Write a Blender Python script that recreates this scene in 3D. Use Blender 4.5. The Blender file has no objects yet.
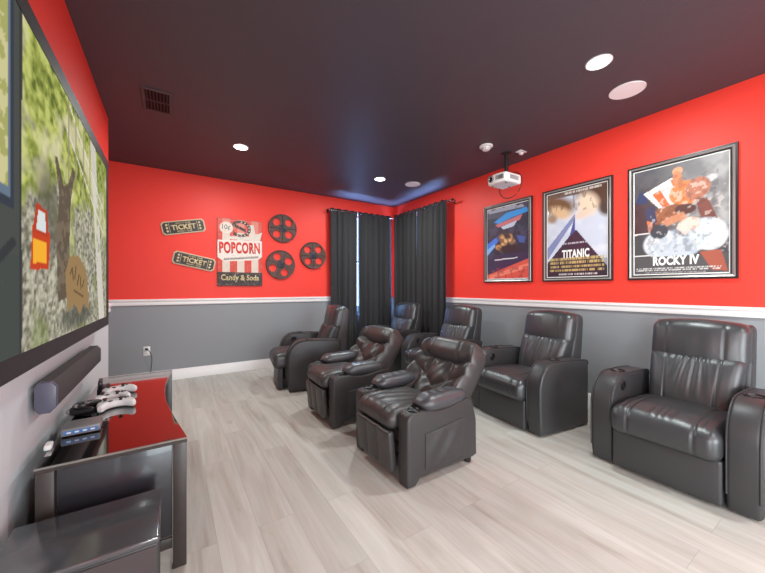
import bpy, bmesh, math, random
import numpy as np
from mathutils import Vector, Matrix

scene = bpy.context.scene
COL = scene.collection
PI = math.pi
random.seed(7)
RNG = np.random.default_rng(11)

# ------------------------------------------------------------------ camera, world, lights, exposure
CAM_H = 1.20
cam_data = bpy.data.cameras.new('camera')
cam_data.sensor_width = 36.0
cam_data.lens = 326.0 / 765.0 * 36.0
cam_data.shift_y = 1.8 / 765.0
cam_data.clip_start = 0.02
cam = bpy.data.objects.new('camera', cam_data)
COL.objects.link(cam)
cam.location = (0, 0, CAM_H)
cam.rotation_euler = (PI / 2, 0, -math.radians(33.0))
scene.camera = cam

world = bpy.data.worlds.new('daylight')
scene.world = world
world.use_nodes = True
bg = world.node_tree.nodes['Background']
bg.inputs['Color'].default_value = (0.55, 0.75, 1.0, 1)
bg.inputs['Strength'].default_value = 2.2

vs = scene.view_settings
vs.view_transform = 'Standard'
vs.look = 'None'
vs.gamma = 1.0
vs.use_curve_mapping = False
vs.exposure = 0.18

CEIL = 2.74
XR, XL, YB, YL = 3.57, -0.477, 5.09, 3.85     # right wall, screen wall, back wall, far end of the screen wall
YREAR, XALC = -2.3, -1.7
LAMP_W = 27.0
DOWNLIGHTS = [(0.64, 3.82), (2.47, 3.87), (2.445, 1.06), (0.64, -1.3), (2.45, -1.3)]


def area_light(name, loc, rot, sx, sy, power, color, shape='RECTANGLE', spread=180):
    d = bpy.data.lights.new(name, 'AREA')
    d.shape = shape
    d.size = sx
    if shape in ('RECTANGLE', 'ELLIPSE'):
        d.size_y = sy
    d.energy = power
    d.color = color
    d.spread = math.radians(spread)
    o = bpy.data.objects.new(name, d)
    COL.objects.link(o)
    o.location = loc
    o.rotation_euler = rot
    return o


for i, (lx, ly) in enumerate(DOWNLIGHTS):
    area_light('downlight_glow', (lx, ly, CEIL - 0.012), (0, 0, 0), 0.15, 0.15, LAMP_W, (0.91, 1.0, 0.985), 'DISK')
# daylight falling through the two windows
area_light('window_daylight', (2.87, YB + 0.38, 1.35), (-PI / 2 - 0.55, 0, 0), 1.2, 1.5, 330, (0.22, 0.45, 1.0))
area_light('window_daylight', (XR + 0.38, 4.30, 1.35), (0, PI / 2 + 0.55, 0), 1.5, 1.2, 330, (0.22, 0.45, 1.0))


# soft fill added behind the camera, shining through an invented rear opening
area_light('rear_fill', (1.55, YREAR - 0.75, 1.15), (PI / 2, 0, 0), 2.2, 2.1, 130, (0.92, 1.0, 0.99))
# and a second added fill, through an invented side opening in the screen wall
area_light('side_fill', (XL - 0.45, -1.25, 1.15), (0, -PI / 2, 0), 2.1, 1.5, 100, (0.92, 1.0, 0.99))


# ------------------------------------------------------------------ helpers: materials
def lin(c):
    c = np.asarray(c, float) / 255.0
    return np.where(c <= 0.04045, c / 12.92, ((c + 0.055) / 1.055) ** 2.4)


def srgb(r, g, b):
    return tuple(float(x) for x in lin((r, g, b))) + (1.0,)


def principled(name):
    m = bpy.data.materials.new(name)
    m.use_nodes = True
    nt = m.node_tree
    return m, nt, nt.nodes['Principled BSDF']


def set_in(b, **kw):
    for k, v in kw.items():
        b.inputs[k.replace('_', ' ')].default_value = v


def mat(name, color, rough=0.5, metal=0.0, spec=0.5, coat=0.0, coat_rough=0.05, bump=0.0, bscale=40.0, var=0.0, emit=None, estr=0.0):
    m, nt, b = principled(name)
    c = color if len(color) == 4 else tuple(color) + (1.0,)
    set_in(b, Base_Color=c, Roughness=rough, Metallic=metal, Specular_IOR_Level=spec, Coat_Weight=coat, Coat_Roughness=coat_rough)
    if emit:
        set_in(b, Emission_Color=emit, Emission_Strength=estr)
    tc = nt.nodes.new('ShaderNodeTexCoord')
    nz = nt.nodes.new('ShaderNodeTexNoise')
    nz.inputs['Scale'].default_value = bscale
    nz.inputs['Detail'].default_value = 4
    nt.links.new(tc.outputs['Object'], nz.inputs['Vector'])
    if var > 0:
        mx = nt.nodes.new('ShaderNodeMix')
        mx.data_type = 'RGBA'
        mx.inputs[6].default_value = tuple(x * (1 - var) for x in c[:3]) + (1,)
        mx.inputs[7].default_value = tuple(min(1, x * (1 + var)) for x in c[:3]) + (1,)
        nt.links.new(nz.outputs['Fac'], mx.inputs[0])
        nt.links.new(mx.outputs[2], b.inputs['Base Color'])
    if bump > 0:
        bp = nt.nodes.new('ShaderNodeBump')
        bp.inputs['Strength'].default_value = bump
        bp.inputs['Distance'].default_value = 0.01
        nt.links.new(nz.outputs['Fac'], bp.inputs['Height'])
        nt.links.new(bp.outputs['Normal'], b.inputs['Normal'])
    return m


def wall_paint(name, low, high, zsplit):
    """two-tone wall: grey paint under the chair rail, red above it"""
    m, nt, b = principled(name)
    geo = nt.nodes.new('ShaderNodeNewGeometry')
    sep = nt.nodes.new('ShaderNodeSeparateXYZ')
    nt.links.new(geo.outputs['Position'], sep.inputs[0])
    gt = nt.nodes.new('ShaderNodeMath')
    gt.operation = 'GREATER_THAN'
    gt.inputs[1].default_value = zsplit
    nt.links.new(sep.outputs['Z'], gt.inputs[0])
    mx = nt.nodes.new('ShaderNodeMix')
    mx.data_type = 'RGBA'
    mx.inputs[6].default_value = low
    mx.inputs[7].default_value = high
    nt.links.new(gt.outputs[0], mx.inputs[0])
    nt.links.new(mx.outputs[2], b.inputs['Base Color'])
    nz = nt.nodes.new('ShaderNodeTexNoise')
    nz.inputs['Scale'].default_value = 90
    nt.links.new(geo.outputs['Position'], nz.inputs['Vector'])
    bp = nt.nodes.new('ShaderNodeBump')
    bp.inputs['Strength'].default_value = 0.08
    bp.inputs['Distance'].default_value = 0.01
    nt.links.new(nz.outputs['Fac'], bp.inputs['Height'])
    nt.links.new(bp.outputs['Normal'], b.inputs['Normal'])
    set_in(b, Roughness=0.5, Specular_IOR_Level=0.35)
    return m


def wood_floor(name):
    m, nt, b = principled(name)
    N, L = nt.nodes.new, nt.links.new
    geo = N('ShaderNodeNewGeometry')
    mp = N('ShaderNodeMapping')
    mp.inputs['Rotation'].default_value = (0, 0, PI / 2)
    L(geo.outputs['Position'], mp.inputs['Vector'])
    br = N('ShaderNodeTexBrick')
    br.offset = 0.37
    br.inputs['Scale'].default_value = 1.0
    br.inputs['Brick Width'].default_value = 1.25
    br.inputs['Row Height'].default_value = 0.185
    br.inputs['Mortar Size'].default_value = 0.0012
    br.inputs['Mortar Smooth'].default_value = 0.4
    br.inputs['Color1'].default_value = (0.0, 0.0, 0.0, 1)
    br.inputs['Color2'].default_value = (1, 1, 1, 1)
    br.inputs['Mortar'].default_value = (0.5, 0.5, 0.5, 1)
    L(mp.outputs[0], br.inputs['Vector'])
    # grain: noise stretched along the planks, shifted plank by plank
    sh = N('ShaderNodeVectorMath')
    sh.operation = 'MULTIPLY_ADD'
    sh.inputs[1].default_value = (7.0, 1.7, 3.1)
    L(br.outputs['Color'], sh.inputs[0])
    L(geo.outputs['Position'], sh.inputs[2])
    st = N('ShaderNodeMapping')
    st.inputs['Scale'].default_value = (9.0, 0.9, 1.0)
    L(sh.outputs[0], st.inputs['Vector'])
    n1 = N('ShaderNodeTexNoise')
    n1.inputs['Scale'].default_value = 1.0
    n1.inputs['Detail'].default_value = 6
    n1.inputs['Roughness'].default_value = 0.6
    n1.inputs['Distortion'].default_value = 0.8
    L(st.outputs[0], n1.inputs['Vector'])
    st2 = N('ShaderNodeMapping')
    st2.inputs['Scale'].default_value = (60.0, 2.5, 1.0)
    L(sh.outputs[0], st2.inputs['Vector'])
    n2 = N('ShaderNodeTexNoise')
    n2.inputs['Scale'].default_value = 1.0
    n2.inputs['Detail'].default_value = 5
    L(st2.outputs[0], n2.inputs['Vector'])
    ramp = N('ShaderNodeValToRGB')
    cr = ramp.color_ramp
    cr.elements[0].position = 0.22
    cr.elements[0].color = srgb(152, 142, 130)
    cr.elements[1].position = 0.62
    cr.elements[1].color = srgb(199, 196, 188)
    e = cr.elements.new(0.42)
    e.color = srgb(187, 181, 172)
    L(n1.outputs['Fac'], ramp.inputs[0])
    # plank to plank tone
    tone = N('ShaderNodeMapRange')
    tone.inputs['To Min'].default_value = 0.90
    tone.inputs['To Max'].default_value = 1.06
    L(br.outputs['Color'], tone.inputs['Value'])
    grain = N('ShaderNodeMapRange')
    grain.inputs['From Min'].default_value = 0.3
    grain.inputs['From Max'].default_value = 0.7
    grain.inputs['To Min'].default_value = 0.94
    grain.inputs['To Max'].default_value = 1.04
    L(n2.outputs['Fac'], grain.inputs['Value'])
    mul = N('ShaderNodeMath')
    mul.operation = 'MULTIPLY'
    L(tone.outputs[0], mul.inputs[0])
    L(grain.outputs[0], mul.inputs[1])
    # knots
    vo = N('ShaderNodeTexVoronoi')
    vo.inputs['Scale'].default_value = 1.0
    kmp = N('ShaderNodeMapping')
    kmp.inputs['Scale'].default_value = (3.2, 1.5, 1.0)
    L(sh.outputs[0], kmp.inputs['Vector'])
    L(kmp.outputs[0], vo.inputs['Vector'])
    kr = N('ShaderNodeMapRange')
    kr.inputs['From Min'].default_value = 0.02
    kr.inputs['From Max'].default_value = 0.10
    kr.inputs['To Min'].default_value = 0.72
    kr.inputs['To Max'].default_value = 1.0
    L(vo.outputs['Distance'], kr.inputs['Value'])
    mul2 = N('ShaderNodeMath')
    mul2.operation = 'MULTIPLY'
    L(mul.outputs[0], mul2.inputs[0])
    L(kr.outputs[0], mul2.inputs[1])
    gap = N('ShaderNodeMapRange')
    gap.inputs['To Min'].default_value = 1.0
    gap.inputs['To Max'].default_value = 0.72
    L(br.outputs['Fac'], gap.inputs['Value'])
    mul3 = N('ShaderNodeMath')
    mul3.operation = 'MULTIPLY'
    L(mul2.outputs[0], mul3.inputs[0])
    L(gap.outputs[0], mul3.inputs[1])
    vm = N('ShaderNodeVectorMath')
    vm.operation = 'SCALE'
    L(ramp.outputs[0], vm.inputs[0])
    L(mul3.outputs[0], vm.inputs['Scale'])
    L(vm.outputs[0], b.inputs['Base Color'])
    bp = N('ShaderNodeBump')
    bp.inputs['Strength'].default_value = 0.12
    bp.inputs['Distance'].default_value = 0.004
    L(mul3.outputs[0], bp.inputs['Height'])
    L(bp.outputs['Normal'], b.inputs['Normal'])
    set_in(b, Roughness=0.42, Specular_IOR_Level=0.4)
    return m


def leather(name, col, rough, wr=0.35, scale=9.0, spec=0.5):
    m, nt, b = principled(name)
    N, L = nt.nodes.new, nt.links.new
    tc = N('ShaderNodeTexCoord')
    n1 = N('ShaderNodeTexNoise')
    n1.inputs['Scale'].default_value = scale
    n1.inputs['Detail'].default_value = 5
    n1.inputs['Distortion'].default_value = 0.6
    L(tc.outputs['Object'], n1.inputs['Vector'])
    n2 = N('ShaderNodeTexVoronoi')
    n2.inputs['Scale'].default_value = 260
    L(tc.outputs['Object'], n2.inputs['Vector'])
    b1 = N('ShaderNodeBump')
    b1.inputs['Strength'].default_value = wr
    b1.inputs['Distance'].default_value = 0.02
    L(n1.outputs['Fac'], b1.inputs['Height'])
    b2 = N('ShaderNodeBump')
    b2.inputs['Strength'].default_value = 0.12
    b2.inputs['Distance'].default_value = 0.002
    L(n2.outputs['Distance'], b2.inputs['Height'])
    L(b1.outputs['Normal'], b2.inputs['Normal'])
    L(b2.outputs['Normal'], b.inputs['Normal'])
    mr = N('ShaderNodeMapRange')
    mr.inputs['To Min'].default_value = rough - 0.08
    mr.inputs['To Max'].default_value = rough + 0.12
    L(n1.outputs['Fac'], mr.inputs['Value'])
    L(mr.outputs[0], b.inputs['Roughness'])
    set_in(b, Base_Color=col, Specular_IOR_Level=spec)
    return m


def attr_print(name, rough=0.45, coat=0.0, emit=0.0):
    m, nt, b = principled(name)
    a = nt.nodes.new('ShaderNodeAttribute')
    a.attribute_name = 'Ink'
    if emit > 0:
        set_in(b, Base_Color=(0.02, 0.02, 0.02, 1), Specular_IOR_Level=0.0)
    else:
        nt.links.new(a.outputs['Color'], b.inputs['Base Color'])
    set_in(b, Roughness=rough, Coat_Weight=coat, Coat_Roughness=0.04)
    if emit > 0:
        nt.links.new(a.outputs['Color'], b.inputs['Emission Color'])
        set_in(b, Emission_Strength=emit)
    return m


M = {}
M['wall'] = wall_paint('two_tone_paint', srgb(142, 145, 148), srgb(238, 62, 49), 1.03)
M['screen_wall'] = wall_paint('brightened_wall_paint', srgb(214, 214, 216), srgb(238, 62, 49), 1.03)  # lower grey lightened to put this wall's stronger light into the paint
M['ceiling'] = mat('dark_ceiling_paint', srgb(80, 72, 78), rough=0.5, spec=0.3, bump=0.05, bscale=120)
M['floor'] = wood_floor('pale_plank_floor')
M['white_trim'] = mat('white_trim_paint', srgb(236, 232, 230), rough=0.35)
M['leather'] = leather('black_leather', srgb(50, 51, 53), 0.36, 0.12, 7, 0.8)
M['leather_side'] = leather('black_leather_side', srgb(55, 54, 55), 0.42, 0.06, 5)
M['leather_brown'] = leather('charcoal_brown_leather', srgb(55, 52, 51), 0.40, 0.10, 10, 0.7)
M['leather_brown_side'] = leather('charcoal_brown_side', srgb(54, 52, 52), 0.45, 0.06, 6)
M['leather_pillow'] = leather('charcoal_pillow', srgb(60, 60, 64), 0.38, 0.10, 14, 0.8)
M['black_plastic'] = mat('black_plastic', srgb(22, 22, 23), rough=0.35, bump=0.03, bscale=300)
M['rubber'] = mat('dark_rubber', srgb(30, 29, 28), rough=0.7, bump=0.05, bscale=200)
M['curtain'] = mat('black_cloth', srgb(57, 56, 57), rough=0.85, spec=0.2, bump=0.25, bscale=220, var=0.15)
M['rod'] = mat('chrome_rod', srgb(170, 165, 165), rough=0.25, metal=1.0, bump=0.02)
M['rod_black'] = mat('black_rod', srgb(35, 32, 32), rough=0.35, metal=0.4, bump=0.02)
M['frame_black'] = mat('black_frame', srgb(38, 36, 36), rough=0.32, bump=0.02, bscale=200)
M['frame_grey'] = mat('pewter_frame', srgb(165, 158, 154), rough=0.35, metal=0.5, bump=0.03, bscale=200)
M['velvet'] = mat('screen_frame_black', srgb(44, 39, 40), rough=0.5, spec=0.3, bump=0.1, bscale=300)
M['print'] = attr_print('poster_print', 0.5, 0.6)
M['sign_print'] = attr_print('sign_print', 0.6, 0.0)
M['picture'] = attr_print('screen_picture', 0.6, 0.0, 0.95)
M['ink_white'] = mat('white_ink', srgb(240, 238, 232), rough=0.5, bump=0.02)
M['ink_cream'] = mat('cream_ink', srgb(216, 198, 150), rough=0.5, bump=0.02)
M['ink_gold'] = mat('gold_ink', srgb(176, 150, 92), rough=0.5, bump=0.02)
M['ink_red'] = mat('red_ink', srgb(216, 58, 48), rough=0.5, bump=0.02)
M['ink_black'] = mat('black_ink', srgb(48, 42, 40), rough=0.5, bump=0.02)
M['tin_black'] = mat('dark_tin', srgb(52, 47, 44), rough=0.45, metal=0.2, bump=0.06, bscale=60, var=0.2)
M['tin_cream'] = mat('cream_tin', srgb(196, 182, 148), rough=0.5, bump=0.06, bscale=60, var=0.15)
M['reel'] = mat('bronze_brown_metal', srgb(82, 60, 54), rough=0.42, metal=0.35, bump=0.08, bscale=70, var=0.25)
M['reel_hub'] = mat('dark_hub_metal', srgb(46, 48, 56), rough=0.4, metal=0.4, bump=0.06, bscale=80)
M['console'] = mat('espresso_wood', srgb(58, 51, 48), rough=0.38, bump=0.05, bscale=30, var=0.12)
M['console_gloss'] = mat('gloss_dark_panel', srgb(42, 41, 46), rough=0.25, coat=0.3, bump=0.01)
M['black_glass'] = mat('black_glass', srgb(14, 11, 12), rough=0.06, spec=1.0, coat=1.0, coat_rough=0.03)
M['glass_edge'] = mat('polished_glass_edge', srgb(150, 146, 140), rough=0.15, metal=0.6)
M['sub_gloss'] = mat('charcoal_lacquer', srgb(74, 74, 76), rough=0.15, spec=0.8, coat=0.4, coat_rough=0.08, bump=0.015, bscale=90)
M['sub_body'] = mat('charcoal_vinyl', srgb(52, 51, 51), rough=0.45, bump=0.04, bscale=150)
M['bar_cloth'] = mat('grille_cloth', srgb(72, 64, 64), rough=0.8, bump=0.3, bscale=500)
M['bar_cap'] = mat('bluish_cap', srgb(84, 84, 100), rough=0.35, bump=0.02)
M['white_plastic'] = mat('white_plastic', srgb(232, 230, 228), rough=0.35, bump=0.02)
M['speaker_white'] = mat('speaker_grille', srgb(246, 240, 240), rough=0.6, bump=0.3, bscale=600)
M['grey_plastic'] = mat('grey_plastic', srgb(120, 118, 118), rough=0.4, bump=0.02)
M['label_blue'] = mat('blue_label', srgb(70, 120, 180), rough=0.4, bump=0.02)
M['vent'] = mat('vent_metal', srgb(40, 28, 30), rough=0.5, metal=0.2, bump=0.03)
M['vent_dark'] = mat('hole_shade', srgb(8, 6, 7), rough=0.9, bump=0.02)  # near-black that stands in for the shade inside openings
M['lamp_on'] = mat('lit_diffuser', srgb(255, 250, 240), rough=0.5, emit=(1, 0.95, 0.88, 1), estr=12.0)
M['lens'] = mat('lens_glass', srgb(12, 12, 20), rough=0.05, coat=1.0)
M['cloth_cord'] = mat('black_cord', srgb(25, 24, 24), rough=0.5, bump=0.02)
m_ = bpy.data.materials.new('window_pane')
m_.use_nodes = True
_nt = m_.node_tree
_nt.nodes.remove(_nt.nodes['Principled BSDF'])
_tr, _gl, _mx = _nt.nodes.new('ShaderNodeBsdfTransparent'), _nt.nodes.new('ShaderNodeBsdfGlossy'), _nt.nodes.new('ShaderNodeMixShader')
_gl.inputs['Roughness'].default_value = 0.02
_mx.inputs[0].default_value = 0.06
_nt.links.new(_tr.outputs[0], _mx.inputs[1])
_nt.links.new(_gl.outputs[0], _mx.inputs[2])
_nt.links.new(_mx.outputs[0], _nt.nodes['Material Output'].inputs['Surface'])
M['pane'] = m_


# ------------------------------------------------------------------ helpers: objects
def link(name, me, m=None, parent=None, loc=None, rot=None):
    o = bpy.data.objects.new(name, me)
    COL.objects.link(o)
    if m is not None:
        ms = m if isinstance(m, (list, tuple)) else [m]
        if len(me.materials) == 0:
            for x in ms:
                me.materials.append(x)
    if parent is not None:
        o.parent = parent
    if loc is not None:
        o.location = loc
    if rot is not None:
        o.rotation_euler = rot
    return o


def tag(o, label, cat, group=None):
    o['label'] = label
    o['category'] = cat
    if group:
        o['group'] = group
    return o


def thing(name, label, cat, loc=(0, 0, 0), rot=(0, 0, 0), group=None):
    o = bpy.data.objects.new(name, None)
    o.empty_display_size = 0.1
    COL.objects.link(o)
    o.location = loc
    o.rotation_euler = rot
    return tag(o, label, cat, group)


def struct(o):
    o['kind'] = 'structure'
    return o


def dup(root, loc, rotz, label):
    r = root.copy()
    COL.objects.link(r)
    r.location = loc
    r.rotation_euler[2] = rotz
    r['label'] = label
    for ch in list(root.children):
        c = ch.copy()
        COL.objects.link(c)
        c.parent = r
        for g in list(ch.children):
            d = g.copy()
            COL.objects.link(d)
            d.parent = c
    return r


def from_bm(bm, smooth_angle=40):
    me = bpy.data.meshes.new('mesh')
    bmesh.ops.recalc_face_normals(bm, faces=bm.faces[:])
    bm.to_mesh(me)
    bm.free()
    if smooth_angle:
        for p in me.polygons:
            p.use_smooth = True
        me.set_sharp_from_angle(angle=math.radians(smooth_angle))
    return me


def add_box(bm, x0, x1, y0, y1, z0, z1, bev=0.0, seg=2):
    v = [bm.verts.new(p) for p in ((x0, y0, z0), (x1, y0, z0), (x1, y1, z0), (x0, y1, z0), (x0, y0, z1), (x1, y0, z1), (x1, y1, z1), (x0, y1, z1))]
    fs = [bm.faces.new([v[i] for i in f]) for f in ((0, 3, 2, 1), (4, 5, 6, 7), (0, 1, 5, 4), (1, 2, 6, 5), (2, 3, 7, 6), (3, 0, 4, 7))]
    if bev > 0:
        es = list({e for f in fs for e in f.edges})
        bmesh.ops.bevel(bm, geom=es, offset=bev, segments=seg, affect='EDGES', profile=0.5)


def box_me(x0, x1, y0, y1, z0, z1, bev=0.004, seg=2):
    bm = bmesh.new()
    add_box(bm, x0, x1, y0, y1, z0, z1, bev, seg)
    return from_bm(bm)


def add_prism(bm, outline, lo, hi, axis='y', bev=0.0, seg=3):
    """closed outline of (a, b) pairs swept along an axis: axis y -> (a, t, b); axis z -> (a, b, t); axis x -> (t, a, b)"""
    def P(a, b, t):
        return {'y': (a, t, b), 'z': (a, b, t), 'x': (t, a, b)}[axis]
    n = len(outline)
    v0 = [bm.verts.new(P(a, b, lo)) for a, b in outline]
    v1 = [bm.verts.new(P(a, b, hi)) for a, b in outline]
    f0 = bm.faces.new(v0)
    f1 = bm.faces.new(v1[::-1])
    for i in range(n):
        bm.faces.new((v0[i], v1[i], v1[(i + 1) % n], v0[(i + 1) % n]))
    if bev > 0:
        bmesh.ops.recalc_face_normals(bm, faces=bm.faces[:])
        es = list(f0.edges) + list(f1.edges)
        bmesh.ops.bevel(bm, geom=es, offset=bev, segments=seg, affect='EDGES', profile=0.5, clamp_overlap=True)


def prism_me(outline, lo, hi, axis='y', bev=0.0, seg=3, angle=40):
    bm = bmesh.new()
    add_prism(bm, outline, lo, hi, axis, bev, seg)
    return from_bm(bm, angle)


def add_cyl(bm, p0, p1, r0, r1=None, seg=24, cap=True):
    p0, p1 = Vector(p0), Vector(p1)
    r1 = r0 if r1 is None else r1
    d = (p1 - p0).normalized()
    a = d.orthogonal().normalized()
    b = d.cross(a)
    ra, rb = [], []
    for i in range(seg):
        t = 2 * PI * i / seg
        u = a * math.cos(t) + b * math.sin(t)
        ra.append(bm.verts.new(p0 + u * r0))
        rb.append(bm.verts.new(p1 + u * r1))
    for i in range(seg):
        j = (i + 1) % seg
        bm.faces.new((ra[i], ra[j], rb[j], rb[i]))
    if cap:
        bm.faces.new(ra[::-1])
        bm.faces.new(rb)


def cyl_me(p0, p1, r0, r1=None, seg=28):
    bm = bmesh.new()
    add_cyl(bm, p0, p1, r0, r1, seg)
    return from_bm(bm)


def add_lathe(bm, prof, seg=40, origin=(0, 0, 0), axis='z', closed=False):
    """profile of (r, h) pairs turned about an axis"""
    rings = []
    ox, oy, oz = origin
    for r, h in prof:
        ring = []
        for i in range(seg):
            t = 2 * PI * i / seg
            c, s = r * math.cos(t), r * math.sin(t)
            p = {'z': (c, s, h), 'y': (c, h, s), 'x': (h, c, s)}[axis]
            ring.append(bm.verts.new((p[0] + ox, p[1] + oy, p[2] + oz)))
        rings.append(ring)
    for a, b in zip(rings, rings[1:]):
        for i in range(seg):
            j = (i + 1) % seg
            bm.faces.new((a[i], a[j], b[j], b[i]))
    if closed:                                   # a ring: join the last profile point to the first
        a, b = rings[-1], rings[0]
        for i in range(seg):
            j = (i + 1) % seg
            bm.faces.new((a[i], a[j], b[j], b[i]))
        return
    bm.faces.new(rings[0][::-1])
    bm.faces.new(rings[-1])


def lathe_me(prof, seg=40, origin=(0, 0, 0), axis='z'):
    bm = bmesh.new()
    add_lathe(bm, prof, seg, origin, axis)
    return from_bm(bm)


def add_tube(bm, pts, r, seg=8, closed=False):
    pts = [Vector(p) for p in pts]
    n = len(pts)
    rings = []
    prev = None
    for i in range(n):
        if closed:
            d = (pts[(i + 1) % n] - pts[i - 1]).normalized()
        else:
            d = (pts[min(i + 1, n - 1)] - pts[max(i - 1, 0)]).normalized()
        a = d.orthogonal().normalized() if prev is None else (prev - d * prev.dot(d)).normalized()
        prev = a
        b = d.cross(a)
        rings.append([bm.verts.new(pts[i] + (a * math.cos(2 * PI * k / seg) + b * math.sin(2 * PI * k / seg)) * r) for k in range(seg)])
    m = n if closed else n - 1
    for i in range(m):
        A, B = rings[i], rings[(i + 1) % n]
        for k in range(seg):
            l = (k + 1) % seg
            bm.faces.new((A[k], A[l], B[l], B[k]))
    if not closed:
        bm.faces.new(rings[0][::-1])
        bm.faces.new(rings[-1])


def tube_me(pts, r, seg=8, closed=False):
    bm = bmesh.new()
    add_tube(bm, pts, r, seg, closed)
    return from_bm(bm, 60)


def smooth_path(pts, n=10):
    """Catmull-Rom through the points"""
    P = [Vector(p) for p in pts]
    P = [P[0] * 2 - P[1]] + P + [P[-1] * 2 - P[-2]]
    out = []
    for i in range(1, len(P) - 2):
        for k in range(n):
            t = k / n
            a, b, c, d = P[i - 1], P[i], P[i + 1], P[i + 2]
            out.append(0.5 * ((2 * b) + (c - a) * t + (2 * a - 5 * b + 4 * c - d) * t * t + (3 * b - a - 3 * c + d) * t ** 3))
    out.append(P[-2])
    return out


def rbox(sx, sy, sz, r, n=(10, 10, 6), k=4, fn=None):
    """dense rounded box centred on the origin; fn(x, y, z) -> deformed coordinates (numpy arrays)"""
    h = (sx / 2, sy / 2, sz / 2)
    r = min(r, min(h) * 0.999)
    ax = []
    for i in range(3):
        c = h[i] - r
        inner = np.linspace(-c, c, n[i] + 1)
        th = np.linspace(0, PI / 4, k + 1)[1:]
        ex = np.tan(th) * r
        ax.append(np.concatenate([-(c + ex)[::-1], inner, c + ex]))
    N = [len(a) - 1 for a in ax]
    idx, verts, faces = {}, [], []

    def V(i, j, l):
        key = (i, j, l)
        if key not in idx:
            idx[key] = len(verts)
            verts.append((ax[0][i], ax[1][j], ax[2][l]))
        return idx[key]
    for i in range(N[0]):
        for j in range(N[1]):
            faces.append((V(i, j, 0), V(i, j + 1, 0), V(i + 1, j + 1, 0), V(i + 1, j, 0)))
            faces.append((V(i, j, N[2]), V(i + 1, j, N[2]), V(i + 1, j + 1, N[2]), V(i, j + 1, N[2])))
    for i in range(N[0]):
        for l in range(N[2]):
            faces.append((V(i, 0, l), V(i + 1, 0, l), V(i + 1, 0, l + 1), V(i, 0, l + 1)))
            faces.append((V(i, N[1], l), V(i, N[1], l + 1), V(i + 1, N[1], l + 1), V(i + 1, N[1], l)))
    for j in range(N[1]):
        for l in range(N[2]):
            faces.append((V(0, j, l), V(0, j, l + 1), V(0, j + 1, l + 1), V(0, j + 1, l)))
            faces.append((V(N[0], j, l), V(N[0], j + 1, l), V(N[0], j + 1, l + 1), V(N[0], j, l + 1)))
    p = np.array(verts)
    core = np.stack([np.clip(p[:, i], -(h[i] - r), h[i] - r) for i in range(3)], 1)
    d = p - core
    ln = np.linalg.norm(d, axis=1, keepdims=True)
    p = core + np.where(ln > 1e-9, d / np.maximum(ln, 1e-9) * r, 0)
    if fn is not None:
        x, y, z = fn(p[:, 0].copy(), p[:, 1].copy(), p[:, 2].copy())
        p = np.stack([x, y, z], 1)
    me = bpy.data.meshes.new('mesh')
    me.from_pydata(p.tolist(), [], faces)
    me.update()
    for q in me.polygons:
        q.use_smooth = True
    return me


def curve_mesh(cu):
    o = bpy.data.objects.new('tmp', cu)
    COL.objects.link(o)
    bpy.context.view_layer.update()
    dg = bpy.context.evaluated_depsgraph_get()
    me = bpy.data.meshes.new_from_object(o.evaluated_get(dg))
    bpy.data.objects.remove(o)  # thin dark sheet in place of the shaded hollow behind the louvers
    bpy.data.curves.remove(cu)
    me.materials.clear()
    return me


def plate_me(loops, depth, bevel=0.0):
    """flat plate from closed 2-D loops (first outline, rest holes) in the XY plane, front at z = depth"""
    cu = bpy.data.curves.new('plate', 'CURVE')
    cu.dimensions = '2D'
    cu.fill_mode = 'BOTH'
    cu.extrude = depth / 2 - bevel
    cu.bevel_depth = bevel
    cu.bevel_resolution = 1
    for lp in loops:
        sp = cu.splines.new('POLY')
        sp.points.add(len(lp) - 1)
        for q, (x, y) in zip(sp.points, lp):
            q.co = (x, y, 0, 1)
        sp.use_cyclic_u = True
    me = curve_mesh(cu)
    me.transform(Matrix.Translation((0, 0, depth / 2)))
    return me


def text_me(body, width, height, depth=0.001, bold=0.0, shear=0.0, spacing=1.0):
    """lettering in the XY plane, centred on the origin, scaled to width x height"""
    cu = bpy.data.curves.new('lettering', 'FONT')
    cu.body = body
    cu.align_x = 'CENTER'
    cu.align_y = 'CENTER'
    cu.extrude = 0.0
    cu.offset = bold
    cu.shear = shear
    cu.space_character = spacing
    cu.resolution_u = 4
    me = curve_mesh(cu)
    co = np.array([v.co[:] for v in me.vertices])
    lo, hi = co.min(0), co.max(0)
    c = (lo + hi) / 2
    s = (hi - lo)
    sx, sy = width / s[0], height / s[1]
    me.transform(Matrix.Translation((-c[0], -c[1], 0)))
    me.transform(Matrix.Diagonal((sx, sy, 1, 1)))
    if depth:
        bm = bmesh.new()
        bm.from_mesh(me)
        g = bmesh.ops.extrude_face_region(bm, geom=bm.faces[:])
        bmesh.ops.translate(bm, vec=(0, 0, depth), verts=[e for e in g['geom'] if isinstance(e, bmesh.types.BMVert)])
        bmesh.ops.recalc_face_normals(bm, faces=bm.faces[:])
        bm.to_mesh(me)
        bm.free()
    return me


def shifted(me, x=0, y=0, z=0, rz=0):
    me.transform(Matrix.Translation((x, y, z)) @ Matrix.Rotation(rz, 4, 'Z'))
    return me


def circle(cx, cy, r, n=32, ry=None, a0=0):
    ry = r if ry is None else ry
    return [(cx + r * math.cos(a0 + 2 * PI * i / n), cy + ry * math.sin(a0 + 2 * PI * i / n)) for i in range(n)]


# wall-mounted frames: local x = right, y = up, z = out of the wall
ROT_BACK = (PI / 2, 0, 0)
ROT_RIGHT = (PI / 2, 0, -PI / 2)
ROT_LEFT = (PI / 2, 0, PI / 2)


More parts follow.
